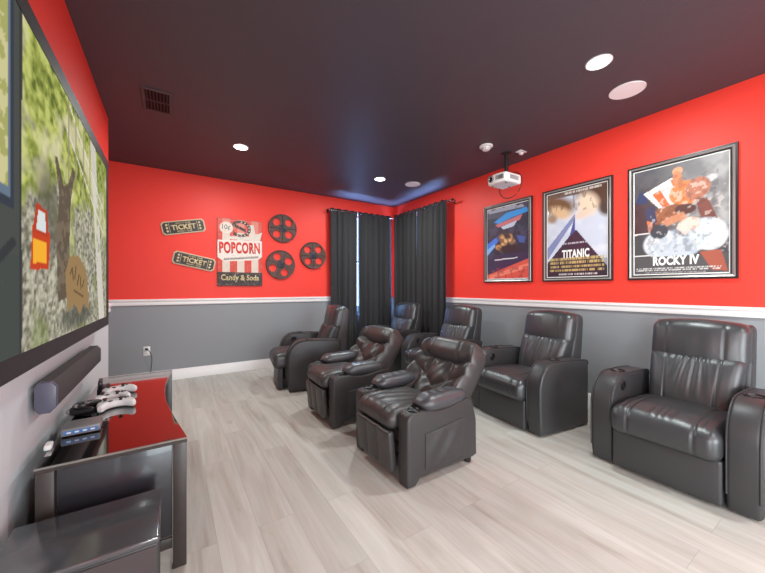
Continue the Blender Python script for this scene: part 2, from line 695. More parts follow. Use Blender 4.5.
# ------------------------------------------------------------------ helper: printed pictures as coloured grids
class Art:
    def __init__(s, w, h, nx, ny, base):
        s.w, s.h, s.nx, s.ny = w, h, nx, ny
        u = np.linspace(0, 1, nx + 1)
        v = np.linspace(0, 1, ny + 1)
        s.U, s.V = np.meshgrid(u, v)
        s.C = np.zeros((ny + 1, nx + 1, 3)) + lin(base)

    def mix(s, mask, color, a=1.0):
        k = (np.asarray(mask, float) * a)[..., None]
        s.C = s.C * (1 - k) + lin(color) * k

    def poly(s, pts, color, a=1.0):
        U, V = s.U, s.V
        ins = np.zeros(U.shape, bool)
        n = len(pts)
        for i in range(n):
            x0, y0 = pts[i]
            x1, y1 = pts[(i + 1) % n]
            if y0 == y1:
                continue
            c = ((y0 > V) != (y1 > V)) & (U < (x1 - x0) * (V - y0) / (y1 - y0) + x0)
            ins ^= c
        s.mix(ins, color, a)

    def ell(s, cx, cy, rx, ry, color, rot=0.0, soft=0.15, a=1.0):
        asp = s.h / s.w
        dx, dy = s.U - cx, (s.V - cy) * asp
        c, q = math.cos(rot), math.sin(rot)
        X, Y = (dx * c + dy * q) / rx, (-dx * q + dy * c) / (ry * asp)
        d = np.sqrt(X * X + Y * Y)
        s.mix(np.clip((1 - d) / soft + 0.5, 0, 1), color, a)

    def noise(s, fx, fy, seed=0):
        r = np.random.default_rng(seed)
        out = np.zeros(s.U.shape)
        amp, tot = 1.0, 0.0
        for o in range(3):
            gx, gy = int(fx * 2 ** o) + 2, int(fy * 2 ** o) + 2
            g = r.random((gy + 1, gx + 1))
            x, y = s.U * (gx - 1), s.V * (gy - 1)
            i, j = np.floor(x).astype(int), np.floor(y).astype(int)
            a, b = x - i, y - j
            a, b = a * a * (3 - 2 * a), b * b * (3 - 2 * b)
            out += amp * ((g[j, i] * (1 - a) + g[j, i + 1] * a) * (1 - b) + (g[j + 1, i] * (1 - a) + g[j + 1, i + 1] * a) * b)
            tot += amp
            amp *= 0.55
        return out / tot

    def lines(s, u0, u1, v0, v1, rows, color, seed=3, a=0.8):
        """rows of tiny illegible print"""
        r = np.random.default_rng(seed)
        for k in range(rows):
            vv = v0 + (v1 - v0) * (k + 0.5) / rows
            hh = (v1 - v0) / rows * 0.3
            cells = (r.random(400) > 0.35)
            on = cells[np.clip((s.U * 160).astype(int), 0, 399)]
            s.mix((np.abs(s.V - vv) < hh) & (s.U > u0) & (s.U < u1) & on, color, a)

    def mesh(s):
        x = (s.U - 0.5) * s.w
        y = s.V * s.h
        vv = np.stack([x.ravel(), y.ravel(), np.zeros(x.size)], 1)
        W = s.nx + 1
        i, j = np.meshgrid(np.arange(s.nx), np.arange(s.ny))
        a = (j * W + i).ravel()
        f = np.stack([a, a + 1, a + 1 + W, a + W], 1)
        me = bpy.data.meshes.new('mesh')
        me.from_pydata(vv.tolist(), [], f.tolist())
        at = me.color_attributes.new('Ink', 'FLOAT_COLOR', 'POINT')
        col = np.concatenate([np.clip(s.C, 0, 1).reshape(-1, 3), np.ones((x.size, 1))], 1).astype(np.float32)
        at.data.foreach_set('color', col.ravel())
        me.update()
        return me


# ------------------------------------------------------------------ the room
def slab(name, x0, x1, y0, y1, z0, z1, m):
    return struct(link(name, box_me(x0, x1, y0, y1, z0, z1, 0), m))


T = 0.14
slab('floor', XALC - T, XR + T, YREAR - T, YB + T, -0.1, 0, M['floor'])
slab('ceiling', XALC - T, XR + T, YREAR - T, YB + T, CEIL, CEIL + 0.1, M['ceiling'])
WB = (2.42, 3.36, 0.85, 2.49)      # window in the back wall: x0, x1, z0, z1
WR = (3.80, 4.84, 0.85, 2.49)      # window in the right wall: y0, y1, z0, z1
bm = bmesh.new()
add_box(bm, XALC - T, WB[0], YB, YB + T, 0, CEIL)
add_box(bm, WB[1], XR + T, YB, YB + T, 0, CEIL)
add_box(bm, WB[0], WB[1], YB, YB + T, 0, WB[2])
add_box(bm, WB[0], WB[1], YB, YB + T, WB[3], CEIL)
struct(link('wall_back', from_bm(bm, 0), M['wall']))
bm = bmesh.new()
add_box(bm, XR, XR + T, YREAR - T, WR[0], 0, CEIL)
add_box(bm, XR, XR + T, WR[1], YB, 0, CEIL)
add_box(bm, XR, XR + T, WR[0], WR[1], 0, WR[2])
add_box(bm, XR, XR + T, WR[0], WR[1], WR[3], CEIL)
struct(link('wall_right', from_bm(bm, 0), M['wall']))
bm = bmesh.new()
add_box(bm, XL - T, XL, -0.5, YL, 0, CEIL)
add_box(bm, XL - T, XL, YREAR, -2.0, 0, CEIL)
add_box(bm, XL - T, XL, -2.0, -0.5, 2.2, CEIL)  # opening under this header is invented to let the side fill in
struct(link('wall_left', from_bm(bm, 0), M['screen_wall']))
slab('wall_alcove', XALC - T, XALC, YL - 1.0, YB, 0, CEIL, M['wall'])
slab('wall_alcove_return', XALC, XL - T, YL - T - 0.2, YL - T, 0, CEIL, M['wall'])
bm = bmesh.new()
add_box(bm, XL - T, 0.45, YREAR - T, YREAR, 0, CEIL)
add_box(bm, 2.65, XR, YREAR - T, YREAR, 0, CEIL)
add_box(bm, 0.45, 2.65, YREAR - T, YREAR, 2.2, CEIL)  # header over an opening invented for the rear fill
struct(link('wall_rear', from_bm(bm, 0), M['wall']))


def rail_outline(z0, z1, d):
    return [(0, z0), (d * 0.55, z0), (d * 0.75, z0 + (z1 - z0) * 0.15), (d * 0.6, z0 + (z1 - z0) * 0.35), (d * 0.7, z0 + (z1 - z0) * 0.6), (d, z0 + (z1 - z0) * 0.72), (d, z1 - 0.004), (d * 0.8, z1), (0, z1)]


def base_outline(d, h):
    return [(0, 0), (d, 0), (d, h * 0.75), (d * 0.7, h * 0.82), (d * 0.55, h * 0.95), (d * 0.3, h), (0, h)]


def run_y(name, X, y0, y1, outline, sgn):
    return struct(link(name, prism_me([(X + sgn * a, b) for a, b in outline], y0, y1, 'y'), M['white_trim']))


def run_x(name, Y, x0, x1, outline, sgn):
    return struct(link(name, prism_me([(Y + sgn * a, b) for a, b in outline], x0, x1, 'x'), M['white_trim']))


RO, BO = rail_outline(0.985, 1.062, 0.026), base_outline(0.016, 0.135)
# the chair rail stops at the window casings behind the curtains
run_x('trim_1', YB, XALC, WB[0] - 0.06, RO, -1)
run_y('trim_2', XR, YREAR, WR[0] - 0.06, RO, -1)
run_y('trim_3', XL, -0.5, YL, RO, 1)
run_x('baseboard_back', YB, XALC, XR, BO, -1)
run_y('baseboard_right', XR, YREAR, YB, BO, -1)
run_y('baseboard_left', XL, -0.5, YL, BO, 1)


def window(name, rot, origin, w, z0, z1):
    """casing, sill, sash and panes; local x along the wall, y up, z into the room"""
    h = z1 - z0
    root = bpy.data.objects.new(name, None)
    COL.objects.link(root)
    root.location, root.rotation_euler = origin, rot
    struct(root)
    bm = bmesh.new()
    f = 0.045
    for (a, b, c, d) in ((-w / 2, -w / 2 + f, 0, h), (w / 2 - f, w / 2, 0, h), (-w / 2 + f, w / 2 - f, 0, f), (-w / 2 + f, w / 2 - f, h - f, h), (-w / 2 + f, w / 2 - f, h / 2 - 0.02, h / 2 + 0.02)):
        add_box(bm, a, b, c, d, -0.10, -0.05, 0)
    struct(link('window_sash', from_bm(bm, 0), M['white_trim'], root))
    struct(link('window_glass', box_me(-w / 2 + f, w / 2 - f, f, h - f, -0.08, -0.074, 0), M['pane'], root))
    bm = bmesh.new()
    c = 0.055
    add_box(bm, -w / 2 - c, -w / 2, -c, h + c, 0, 0.016, 0.002)
    add_box(bm, w / 2, w / 2 + c, -c, h + c, 0, 0.016, 0.002)
    add_box(bm, -w / 2, w / 2, h, h + c, 0, 0.016, 0.002)
    add_box(bm, -w / 2, w / 2, -c, 0, 0, 0.016, 0.002)
    struct(link('window_casing', from_bm(bm), M['white_trim'], root))
    return root


window('window_1', ROT_BACK, ((WB[0] + WB[1]) / 2, YB, WB[2]), WB[1] - WB[0], WB[2], WB[3])
window('window_2', ROT_RIGHT, (XR, (WR[0] + WR[1]) / 2, WR[2]), WR[1] - WR[0], WR[2], WR[3])

# ------------------------------------------------------------------ curtains and rods
ROD_Z = 2.49


def curtain(name, label, p0, p1, z0, z1, folds, seed, inward):
    """pleated cloth hanging between two points of the rod"""
    r = random.Random(seed)
    p0, p1 = Vector(p0), Vector(p1)
    L = (p1 - p0).length
    d = (p1 - p0) / L
    nrm = Vector(inward)
    nx, nz = folds * 16, 36
    ph = [r.uniform(0, 6.28) for _ in range(6)]
    verts, faces = [], []
    for j in range(nz + 1):
        t = j / nz
        z = z0 + (z1 - z0) * t
        for i in range(nx + 1):
            s = i / nx
            warp = s + 0.018 * math.sin(2 * PI * s * 3 + ph[0]) + 0.012 * math.sin(2 * PI * s * 5 + ph[1])
            amp = 0.026 + 0.012 * math.sin(7 * s + ph[2])
            amp *= (0.75 + 0.25 * (1 - t))
            w = math.sin(2 * PI * folds * warp + 0.35 * math.sin(3 * t + ph[3])) * amp
            w += 0.007 * math.sin(2 * PI * folds * 2.3 * warp + ph[4] + 1.2 * t)
            if t > 0.955:                       # gathered heading above the rod pocket
                w = w * 0.6 + 0.006 * math.sin(2 * PI * folds * 3 * s)
            off = 0.006 * math.sin(5 * t + ph[5]) * (s - 0.5)
            q = p0 + d * (s * L + off) + nrm * w
            verts.append((q.x, q.y, z + (0.006 * math.sin(2 * PI * folds * s) if j == nz else 0)))
    for j in range(nz):
        for i in range(nx):
            a = j * (nx + 1) + i
            faces.append((a, a + 1, a + nx + 2, a + nx + 1))
    me = bpy.data.meshes.new('mesh')
    me.from_pydata(verts, [], faces)
    for p in me.polygons:
        p.use_smooth = True
    o = link(name, me, M['curtain'])
    so = o.modifiers.new('cloth', 'SOLIDIFY')
    so.thickness = 0.004
    so.offset = 0
    return tag(o, label, 'curtain', 'black curtains hung in the corner')


curtain('curtain', 'black pleated floor-length curtain nearest the three film reels', (2.205, 4.965, 0), (2.70, 4.965, 0), 0.02, 2.525, 4, 1, (0, -1, 0))
curtain('curtain', 'black curtain left of the room corner, right of the bright slit of daylight', (2.732, 4.965, 0), (3.425, 4.965, 0), 0.02, 2.525, 6, 2, (0, -1, 0))
curtain('curtain', 'black curtain on the right wall hanging next to the room corner', (3.445, 4.89, 0), (3.445, 4.245, 0), 0.02, 2.535, 5, 3, (-1, 0, 0))
curtain('curtain', 'black curtain on the right wall nearest the framed posters', (3.445, 4.23, 0), (3.445, 3.555, 0), 0.02, 2.53, 5, 4, (-1, 0, 0))

r = thing('curtain_rod', 'thin curtain rod on the back wall above the black curtains by the film reels', 'curtain rod', (2.8, YB, ROD_Z), (0, 0, 0), 'curtain rods')
link('rod', cyl_me((-0.62, -0.125, 0), (0.64, -0.125, 0), 0.009), M['rod'], r)
link('finial', lathe_me([(0.004, 0), (0.014, 0.004), (0.018, 0.016), (0.012, 0.03), (0.004, 0.036)], 20, (-0.655, -0.125, 0), 'x'), M['rod_black'], r)
for bx in (-0.60, 0.60):
    bm = bmesh.new()
    add_box(bm, bx - 0.012, bx + 0.012, -0.006, 0, -0.03, 0.03, 0.002)
    add_box(bm, bx - 0.005, bx + 0.005, -0.133, -0.004, -0.016, -0.008, 0.001)
    link('bracket', from_bm(bm), M['rod_black'], r)
r = thing('curtain_rod', 'thin curtain rod on the right wall, its end near the projector', 'curtain rod', (XR, 4.2, ROD_Z + 0.005), (0, 0, 0), 'curtain rods')
link('rod', cyl_me((-0.125, -0.75, 0), (-0.125, 0.70, 0), 0.011), M['rod'], r)
link('finial', lathe_me([(0.004, 0), (0.016, 0.004), (0.02, 0.018), (0.013, 0.034), (0.004, 0.04)], 20, (-0.125, -0.788, 0), 'y'), M['rod_black'], r)
for by in (-0.70, 0.62):
    bm = bmesh.new()
    add_box(bm, -0.006, 0, by - 0.012, by + 0.012, -0.03, 0.03, 0.002)
    add_box(bm, -0.133, -0.004, by - 0.005, by + 0.005, -0.018, -0.010, 0.001)
    link('bracket', from_bm(bm), M['rod_black'], r)

# ------------------------------------------------------------------ theatre recliners (front faces -x)
def piping_path(outline, y):
    return [(a, y, b) for a, b in outline]


def arm_outline(x0, h, L, R, z0=0.012):
    pts = [(x0 + 0.02, z0), (x0 + 0.004, 0.10), (x0, h - R * 1.15)]
    for k in range(1, 13):
        t = PI / 2 * k / 12
        pts.append((x0 + R * (1 - math.cos(t)), h - R * 1.15 * (1 - math.sin(t))))
    pts += [(x0 + L * 0.6, h - 0.004), (L - 0.05, h - 0.018), (L - 0.015, h - 0.03), (L, h - 0.06), (L, z0)]
    return pts


def bulge2(x, y, hx, hy, e=2.0):
    return np.clip(1 - (np.abs(x) / hx) ** e, 0, 1) * np.clip(1 - (np.abs(y) / hy) ** e, 0, 1)


def groove(d, w):
    return np.exp(-(d / w) ** 2)


def make_theatre_recliner(name, label):
    t = thing(name, label, 'recliner', (0, 0, 0), (0, 0, 0), 'black theatre recliners')
    LE, LS, BP = M['leather'], M['leather_side'], M['black_plastic']
    SW = 0.268                                   # half width between the arms
    ol = arm_outline(0.0, 0.595, 0.63, 0.19)
    for s in (-1, 1):
        lo, hi = sorted((s * (SW + 0.002), s * (SW + 0.137)))
        arm = link('armrest', prism_me(ol, lo, hi, 'y', 0.022, 4), LS, t)
        bm = bmesh.new()
        for yy in (lo + 0.006, hi - 0.006):
            add_tube(bm, piping_path(ol[1:-1], yy), 0.0045, 6)
        link('piping', from_bm(bm, 60), LS, arm)
        cy = (lo + hi) / 2
        cup = lathe_me([(0.046, -0.004), (0.047, 0.006), (0.043, 0.009), (0.038, 0.007), (0.036, -0.002)], 32, (0.255, cy, 0.592))
        link('cup_holder', cup, BP, arm)
    # round control on the inner face of the far arm
    bm = bmesh.new()
    add_lathe(bm, [(0.034, 0.0), (0.034, -0.006), (0.028, -0.009), (0.024, -0.007)], 28, (0.17, SW + 0.003, 0.515), 'y')
    link('control_button', from_bm(bm), BP, t)
    link('base', box_me(0.05, 0.62, -SW + 0.004, SW - 0.004, 0.012, 0.25, 0.01), LS, t)

    def fr(x, y, z):
        front = np.clip(-x / 0.03, 0, 1)
        x -= front * 0.012 * bulge2(y, z, 0.27, 0.13)
        return x + 0.018, y, z + 0.142
    link('footrest', rbox(0.06, 2 * SW - 0.012, 0.245, 0.014, (3, 14, 8), 3, fr), LS, t)

    def seat(x, y, z):
        top = np.clip(z / 0.09, 0, 1)
        front = np.clip((-x - 0.12) / 0.15, 0, 1)
        b = bulge2(x, y, 0.30, 0.30, 2.4)
        z += top * 0.034 * b
        seam = groove(np.abs(y) - 0.158, 0.007)
        z -= top * seam * 0.007
        x += front * seam * 0.006
        # gathers just behind the front roll
        z += top * 0.0045 * np.sin(y * 120 + 3 * np.sin(y * 31)) * np.exp(-((x + 0.19) / 0.05) ** 2)
        x -= 0.016 * front * np.cos(np.clip(z / 0.1, -1, 1) * PI / 2)
        z -= front * 0.012
        z += (-x) * 0.035                                # the seat falls back a little
        return x + 0.225, y, z + 0.335
    link('seat_cushion', rbox(0.56, 2 * SW - 0.006, 0.175, 0.055, (26, 60, 6), 5, seat), LE, t)

    def lumbar(x, y, z):
        front = np.clip(-x / 0.05, 0, 1)
        zz = z / 0.19
        x -= front * 0.042 * bulge2(y, z, 0.26, 0.22, 2.2)
        x += front * 0.007 * groove(np.abs(y) - 0.135, 0.006)
        # gathers fanning down from under the headrest
        fan = np.exp(-((y) / 0.075) ** 2) * np.clip((zz + 0.55) / 1.2, 0, 1)
        x += front * 0.008 * np.sin((y + 0.03) * 150 / (1.3 - 0.5 * zz)) * fan
        y *= 1 + 0.06 * zz
        x += (z + 0.19) * 0.36
        return x + 0.50, y, z + 0.555
    link('back_cushion', rbox(0.15, 0.475, 0.38, 0.05, (5, 64, 32), 5, lumbar), LE, t)

    def head(x, y, z):
        front = np.clip(-x / 0.06, 0, 1)
        x -= front * 0.026 * bulge2(y, z, 0.27, 0.15, 2.2)
        x += front * 0.006 * groove(np.abs(y) - 0.15, 0.006)
        x -= front * 0.0007 * np.sin(y * 60 + 4 * z)
        z += np.clip(z / 0.13, 0, 1) * (0.028 * (1 - (y / 0.26) ** 2))
        x += 0.05 * (y / 0.26) ** 2 * 0.35
        x += z * 0.20
        return x + 0.655, y, z + 0.818
    link('headrest', rbox(0.15, 0.515, 0.27, 0.05, (5, 48, 18), 5, head), LE, t)
    shell = [(0.60, 0.03), (0.57, 0.30), (0.60, 0.50), (0.66, 0.74), (0.685, 0.90), (0.70, 0.945), (0.735, 0.955), (0.775, 0.94), (0.79, 0.90), (0.765, 0.60), (0.72, 0.25), (0.70, 0.03)]
    link('back_shell', prism_me(shell, -0.262, 0.262, 'y', 0.02, 3), LS, t)
    return t


rec = make_theatre_recliner('theatre_recliner', 'black leather recliner nearest the camera, under the rightmost poster')
rec.location = (2.50, 0.738, 0)
rec.rotation_euler[2] = -0.02
dup(rec, (2.505, 1.89, 0), -0.115, 'black leather recliner turned slightly, in front of the white wall outlet on the right wall')
dup(rec, (2.52, 3.05, 0), -0.04, 'black recliner along the right wall just below the leftmost poster, behind the nearer small recliner')
dup(rec, (2.50, 4.17, 0), -0.02, 'black recliner tucked into the curtained corner, mostly hidden behind other seats')
opened = dup(rec, (1.18, 4.10, 0), -0.16, 'black recliner farthest left, in front of the grey back wall beside the left curtain')


for ch in opened.children:                          # this one sits with its footrest slightly out
    if ch.name.startswith(('seat_cushion', 'footrest')):
        ch.location.x = -0.075


# ------------------------------------------------------------------ small recliners with pillow arms
def seg_dist(py, pz, a, b):
    ax, az = a
    bx, bz = b
    dx, dz = bx - ax, bz - az
    tt = np.clip(((py - ax) * dx + (pz - az) * dz) / (dx * dx + dz * dz), 0, 1)
    return np.hypot(py - (ax + tt * dx), pz - (az + tt * dz))


def make_small_recliner(name, label):
    t = thing(name, label, 'recliner', (0, 0, 0), (0, 0, 0), 'small charcoal recliners')
    LE, LS, LP, BP = M['leather_brown'], M['leather_brown_side'], M['leather_pillow'], M['black_plastic']
    W = 0.325
    AT = 0.105
    ol = [(0.006, 0.006), (0.0, 0.06), (0.0, 0.40)]
    for k in range(1, 7):
        a = PI / 2 * k / 6
        ol.append((0.045 * (1 - math.cos(a)), 0.40 + 0.045 * math.sin(a)))
    ol += [(0.16, 0.447), (0.24, 0.43), (0.34, 0.43), (0.45, 0.45), (0.53, 0.455), (0.565, 0.43), (0.60, 0.30), (0.605, 0.055), (0.57, 0.045), (0.10, 0.045), (0.07, 0.006)]
    for s in (-1, 1):
        lo, hi = sorted((s * (W - AT), s * W))
        cy = (lo + hi) / 2
        arm = link('armrest', prism_me(ol, lo, hi, 'y', 0.018, 4), LS, t)
        link('cup_holder', lathe_me([(0.036, -0.004), (0.038, 0.005), (0.034, 0.008), (0.029, 0.004), (0.028, -0.002)], 28, (0.085, cy, 0.446)), BP, arm)
        # side pocket with slack cloth
        yo = s * (W + 0.001)

        def pocket(x, y, z, s=s):
            out = np.clip(s * y / 0.007, 0, 1)
            b = bulge2(x, z, 0.165, 0.125, 2)
            y += s * out * (0.012 * b + 0.006 * b * np.sin(38 * x - 30 * z))
            z += x * 0.10 * np.clip(z / 0.12, 0, 1)
            return x + 0.305, y + yo, z + 0.205
        link('side_pocket', rbox(0.34, 0.012, 0.235, 0.005, (26, 2, 18), 2, pocket), LS, arm)

        def pillow(x, y, z):
            tx = x / 0.205
            f = np.sqrt(np.clip(1 - np.abs(tx) ** 3.2, 0.0, 1)) * (1 - 0.12 * tx)
            f = np.clip(f, 0.18, 1)
            y = y * (0.62 + 0.38 * f)
            z = z * f * 0.84
            z += 0.0025 * np.sin(x * 90) * np.exp(-(y / 0.04) ** 2)
            z += np.clip(x, 0, 1) * 0.06
            return x + 0.325, y + cy - s * 0.012, z + 0.474
        link('arm_pillow', rbox(0.41, 0.165, 0.135, 0.066, (22, 6, 3), 5, pillow), LP, t)
    link('base', box_me(0.03, 0.56, -W + AT + 0.004, W - AT - 0.004, 0.07, 0.30, 0.01), LS, t)
    for fx in (0.555,):
        for fy in (-W + 0.045, W - 0.045):
            link('foot', lathe_me([(0.020, 0.0), (0.024, 0.006), (0.026, 0.05), (0.02, 0.056)], 20, (fx, fy, 0)), M['rubber'], t)

    SWd = W - AT - 0.006

    def seat(x, y, z):
        top = np.clip(z / 0.07, 0, 1)
        front = np.clip((-x - 0.10) / 0.14, 0, 1)
        z += top * 0.026 * bulge2(x, y, 0.32, 0.24, 2.6)
        seam = groove(np.abs(y) - 0.12, 0.006)
        z -= top * seam * 0.006
        x += front * seam * 0.005
        z -= front * front * 0.035 * top
        z += 0.002 * top * np.sin(70 * y + 25 * x)
        z -= x * 0.02
        return x + 0.175, y, z + 0.372
    link('seat_cushion', rbox(0.46, 2 * SWd, 0.125, 0.055, (22, 44, 5), 5, seat), LE, t)

    def fr(x, y, z):
        front = np.clip(-x / 0.02, 0, 1)
        x -= front * 0.012 * (np.abs(np.sin((y + 0.2) / 0.4 * 3 * PI)) ** 0.5) * np.clip(1 - (np.abs(z) / 0.15) ** 4, 0, 1)
        x -= (z - 0.13) * 0.10
        return x - 0.036, y, z + 0.190
    link('footrest', rbox(0.045, 2 * SWd - 0.01, 0.255, 0.016, (3, 54, 12), 3, fr), LE, t)
    for yy in (-SWd + 0.02, SWd - 0.02):
        for zz in (0.15, 0.22):
            link('linkage_bar', box_me(-0.04, 0.055, yy - 0.004, yy + 0.004, zz, zz + 0.02, 0.001), M['rod_black'], t)

    # reclining back: y across, z along the back, then tilted
    def back(x, y, z):
        front = np.clip(-x / 0.05, 0, 1)
        segs = [((-0.095, 0.13), (-0.115, -0.05)), ((0.095, 0.13), (0.115, -0.05)),
                ((-0.29, 0.03), (-0.115, -0.05)), ((0.29, 0.03), (0.115, -0.05)),
                ((-0.115, -0.05), (0.0, -0.12)), ((0.115, -0.05), (0.0, -0.12)),
                ((0.0, -0.12), (0.0, -0.26)), ((-0.165, -0.03), (-0.19, -0.26)), ((0.165, -0.03), (0.19, -0.26)),
                ((-0.30, 0.125), (0.30, 0.125))]
        d = np.full(x.shape, 9.0)
        for a, b in segs:
            d = np.minimum(d, seg_dist(y, z, a, b))
        puff = 1 - np.exp(-(d / 0.035) ** 1.3)
        x -= front * (0.030 * puff - 0.010)
        x -= front * 0.0022 * np.sin(60 * y + 45 * z)
        # rounded shoulders, wings curling forward
        w = 1 - 0.14 * np.clip((z - 0.12) / 0.16, 0, 1) ** 2
        y = y * w
        x -= 0.05 * np.clip((np.abs(y) - 0.16) / 0.12, 0, 1) ** 1.5 * front
        c, s_ = math.cos(0.66), math.sin(0.66)
        X = x * c + (z + 0.25) * s_
        Z = -x * s_ + (z + 0.25) * c
        return X + 0.435, y, Z + 0.328
    link('backrest', rbox(0.13, 0.60, 0.55, 0.055, (5, 72, 66), 5, back), LE, t)

    def hd(x, y, z):
        front = np.clip(-x / 0.05, 0, 1)
        x -= front * 0.018 * bulge2(y, z, 0.24, 0.08, 2)
        x += front * 0.010 * groove(np.abs(y) - 0.145, 0.008)
        z -= 0.030 * np.clip(1 - (y / 0.2) ** 2, 0, 1) * np.clip(-z / 0.07, 0, 1)
        y = y * (1 - 0.10 * np.clip(z / 0.07, 0, 1))
        x += 0.22 * np.clip(np.abs(y) - 0.15, 0, 1)
        z += 0.21 + 0.25
        x -= 0.045
        c, s_ = math.cos(0.66), math.sin(0.66)
        return x * c + z * s_ + 0.435, y, -x * s_ + z * c + 0.328
    link('head_cushion', rbox(0.14, 0.57, 0.17, 0.066, (4, 46, 6), 6, hd), LE, t)
    shell = [(0.47, 0.10), (0.45, 0.32), (0.77, 0.70), (0.795, 0.72), (0.82, 0.70), (0.81, 0.65), (0.64, 0.38), (0.60, 0.10)]
    link('back_shell', prism_me(shell, -0.215, 0.215, 'y', 0.02, 3), LS, t)
    return t


sm = make_small_recliner('pillow_arm_recliner', 'small charcoal brown recliner with cushioned arms, nearer of the two, standing mid floor')
sm.location = (1.172, 1.858, 0)
dup(sm, (1.155, 2.86, 0), -0.02, 'small charcoal brown recliner with cushioned arms, the farther one, beside the farthest left recliner')

# ------------------------------------------------------------------ projection screen, soundbar, console, subwoofer
SX, SY0, SY1, SZ0, SZ1 = 0.078, 1.0, 3.24, 0.92, 2.165
SWID, SHGT = SY1 - SY0, SZ1 - SZ0
scr = thing('projection_screen', 'huge lit projection screen in a wide black frame on the left wall', 'screen', (XL, (SY0 + SY1) / 2, SZ0), ROT_LEFT)
FB = 0.07
bm = bmesh.new()
w2 = SWID / 2
for ol, in ((None,),):
    outer = [(-w2, 0), (w2, 0), (w2, SHGT), (-w2, SHGT)]
    inner = [(-w2 + FB, FB), (w2 - FB, FB), (w2 - FB, SHGT - FB), (-w2 + FB, SHGT - FB)]
    prof = [(0.0, 0.0), (0.0, SX - 0.006), (0.12, SX), (0.85, SX - 0.004), (1.0, SX - 0.004), (1.0, SX - 0.012)]   # (share across the moulding, height)
    rings = []
    for sft, hh in prof:
        rings.append([bm.verts.new((o[0] + (i_[0] - o[0]) * sft, o[1] + (i_[1] - o[1]) * sft, hh)) for o, i_ in zip(outer, inner)])
    for a, b in zip(rings, rings[1:]):
        for i in range(4):
            j = (i + 1) % 4
            bm.faces.new((a[i], a[j], b[j], b[i]))
link('frame', from_bm(bm, 30), M['velvet'], scr)
aw, ah = SWID - 2 * FB, SHGT - 2 * FB
art = Art(aw, ah, 240, 150, (150, 146, 128))


def SU(y):
    return (y - SY0 - FB) / aw


def SV(z):
    return (z - SZ0 - FB) / ah


n1, n2, n3 = art.noise(9, 6, 1), art.noise(40, 30, 2), art.noise(90, 60, 3)
U, V = art.U, art.V
grav = np.clip((n3 - 0.25) * 2, 0, 1)
art.C = lin((96, 92, 76)) * (1 - grav[..., None]) + lin((190, 186, 166)) * grav[..., None]
art.mix(np.clip((n1 - 0.52) * 6, 0, 1) * (V < 0.5), (112, 124, 60), 0.55)
grass = np.clip((V - 0.47 + (n1 - 0.5) * 0.5 + (0.62 - U) * 0.25) * 8, 0, 1)
art.mix(grass, (132, 142, 62))
art.mix(grass * np.clip((n2 - 0.45) * 4, 0, 1), (190, 196, 110), 0.85)
art.mix(grass * np.clip((0.42 - n2) * 6, 0, 1), (70, 84, 34), 0.8)
art.mix(grass * np.clip((n1 - 0.55) * 7, 0, 1), (214, 206, 170), 0.7)
# pale lane and posts at the right
art.poly([(0.72, 1.0), (0.80, 1.0), (0.96, 0.0), (0.86, 0.0), (0.80, 0.45)], (206, 200, 190), 0.85)
art.mix((U > 0.82) & (V > 0.35) & (n2 > 0.5), (120, 134, 70), 0.6)
for (a, b) in (((0.50, 0.98), (0.93, 0.70)), ((0.48, 0.86), (0.93, 0.55))):
    d = seg_dist(U, V, a, b)
    art.mix(d < 0.006, (216, 214, 196), 0.9)
for uu in (0.49, 0.56, 0.64, 0.72):
    art.mix((np.abs(U - uu) < 0.006) & (V > 0.62), (150, 138, 110), 0.9)
# shade of a tree on the gravel and its bent trunk
art.ell(SU(1.80), SV(1.50), 0.07, 0.16, (88, 84, 74), 0.2, 0.5, 0.75)
trunk = [(SU(1.93), SV(1.14)), (SU(1.90), SV(1.42)), (SU(1.95), SV(1.60)), (SU(1.88), SV(1.75)), (SU(1.92), SV(1.76)), (SU(2.02), SV(1.66)), (SU(2.10), SV(1.70)), (SU(2.18), SV(1.80)), (SU(2.22), SV(1.78)), (SU(2.14), SV(1.62)), (SU(2.12), SV(1.45)), (SU(2.10), SV(1.16))]
art.poly(trunk, (92, 80, 66))
art.mix((n2 > 0.55) & (U > SU(1.88)) & (U < SU(2.2)) & (V < SV(1.8)) & (V > SV(1.14)) & (np.abs(art.C[..., 0] - lin((92, 80, 66))[0]) < 0.01), (120, 106, 88), 0.7)
# orange ticket stand
art.poly([(SU(1.60), SV(1.265)), (SU(1.80), SV(1.275)), (SU(1.82), SV(1.42)), (SU(1.62), SV(1.42))], (190, 60, 22))
art.poly([(SU(1.625), SV(1.29)), (SU(1.77), SV(1.298)), (SU(1.775), SV(1.375)), (SU(1.63), SV(1.375))], (236, 168, 40))
art.poly([(SU(1.62), SV(1.40)), (SU(1.80), SV(1.40)), (SU(1.78), SV(1.50)), (SU(1.66), SV(1.51))], (176, 56, 26))
art.poly([(SU(1.66), SV(1.415)), (SU(1.77), SV(1.415)), (SU(1.755), SV(1.485)), (SU(1.68), SV(1.49))], (206, 214, 214))
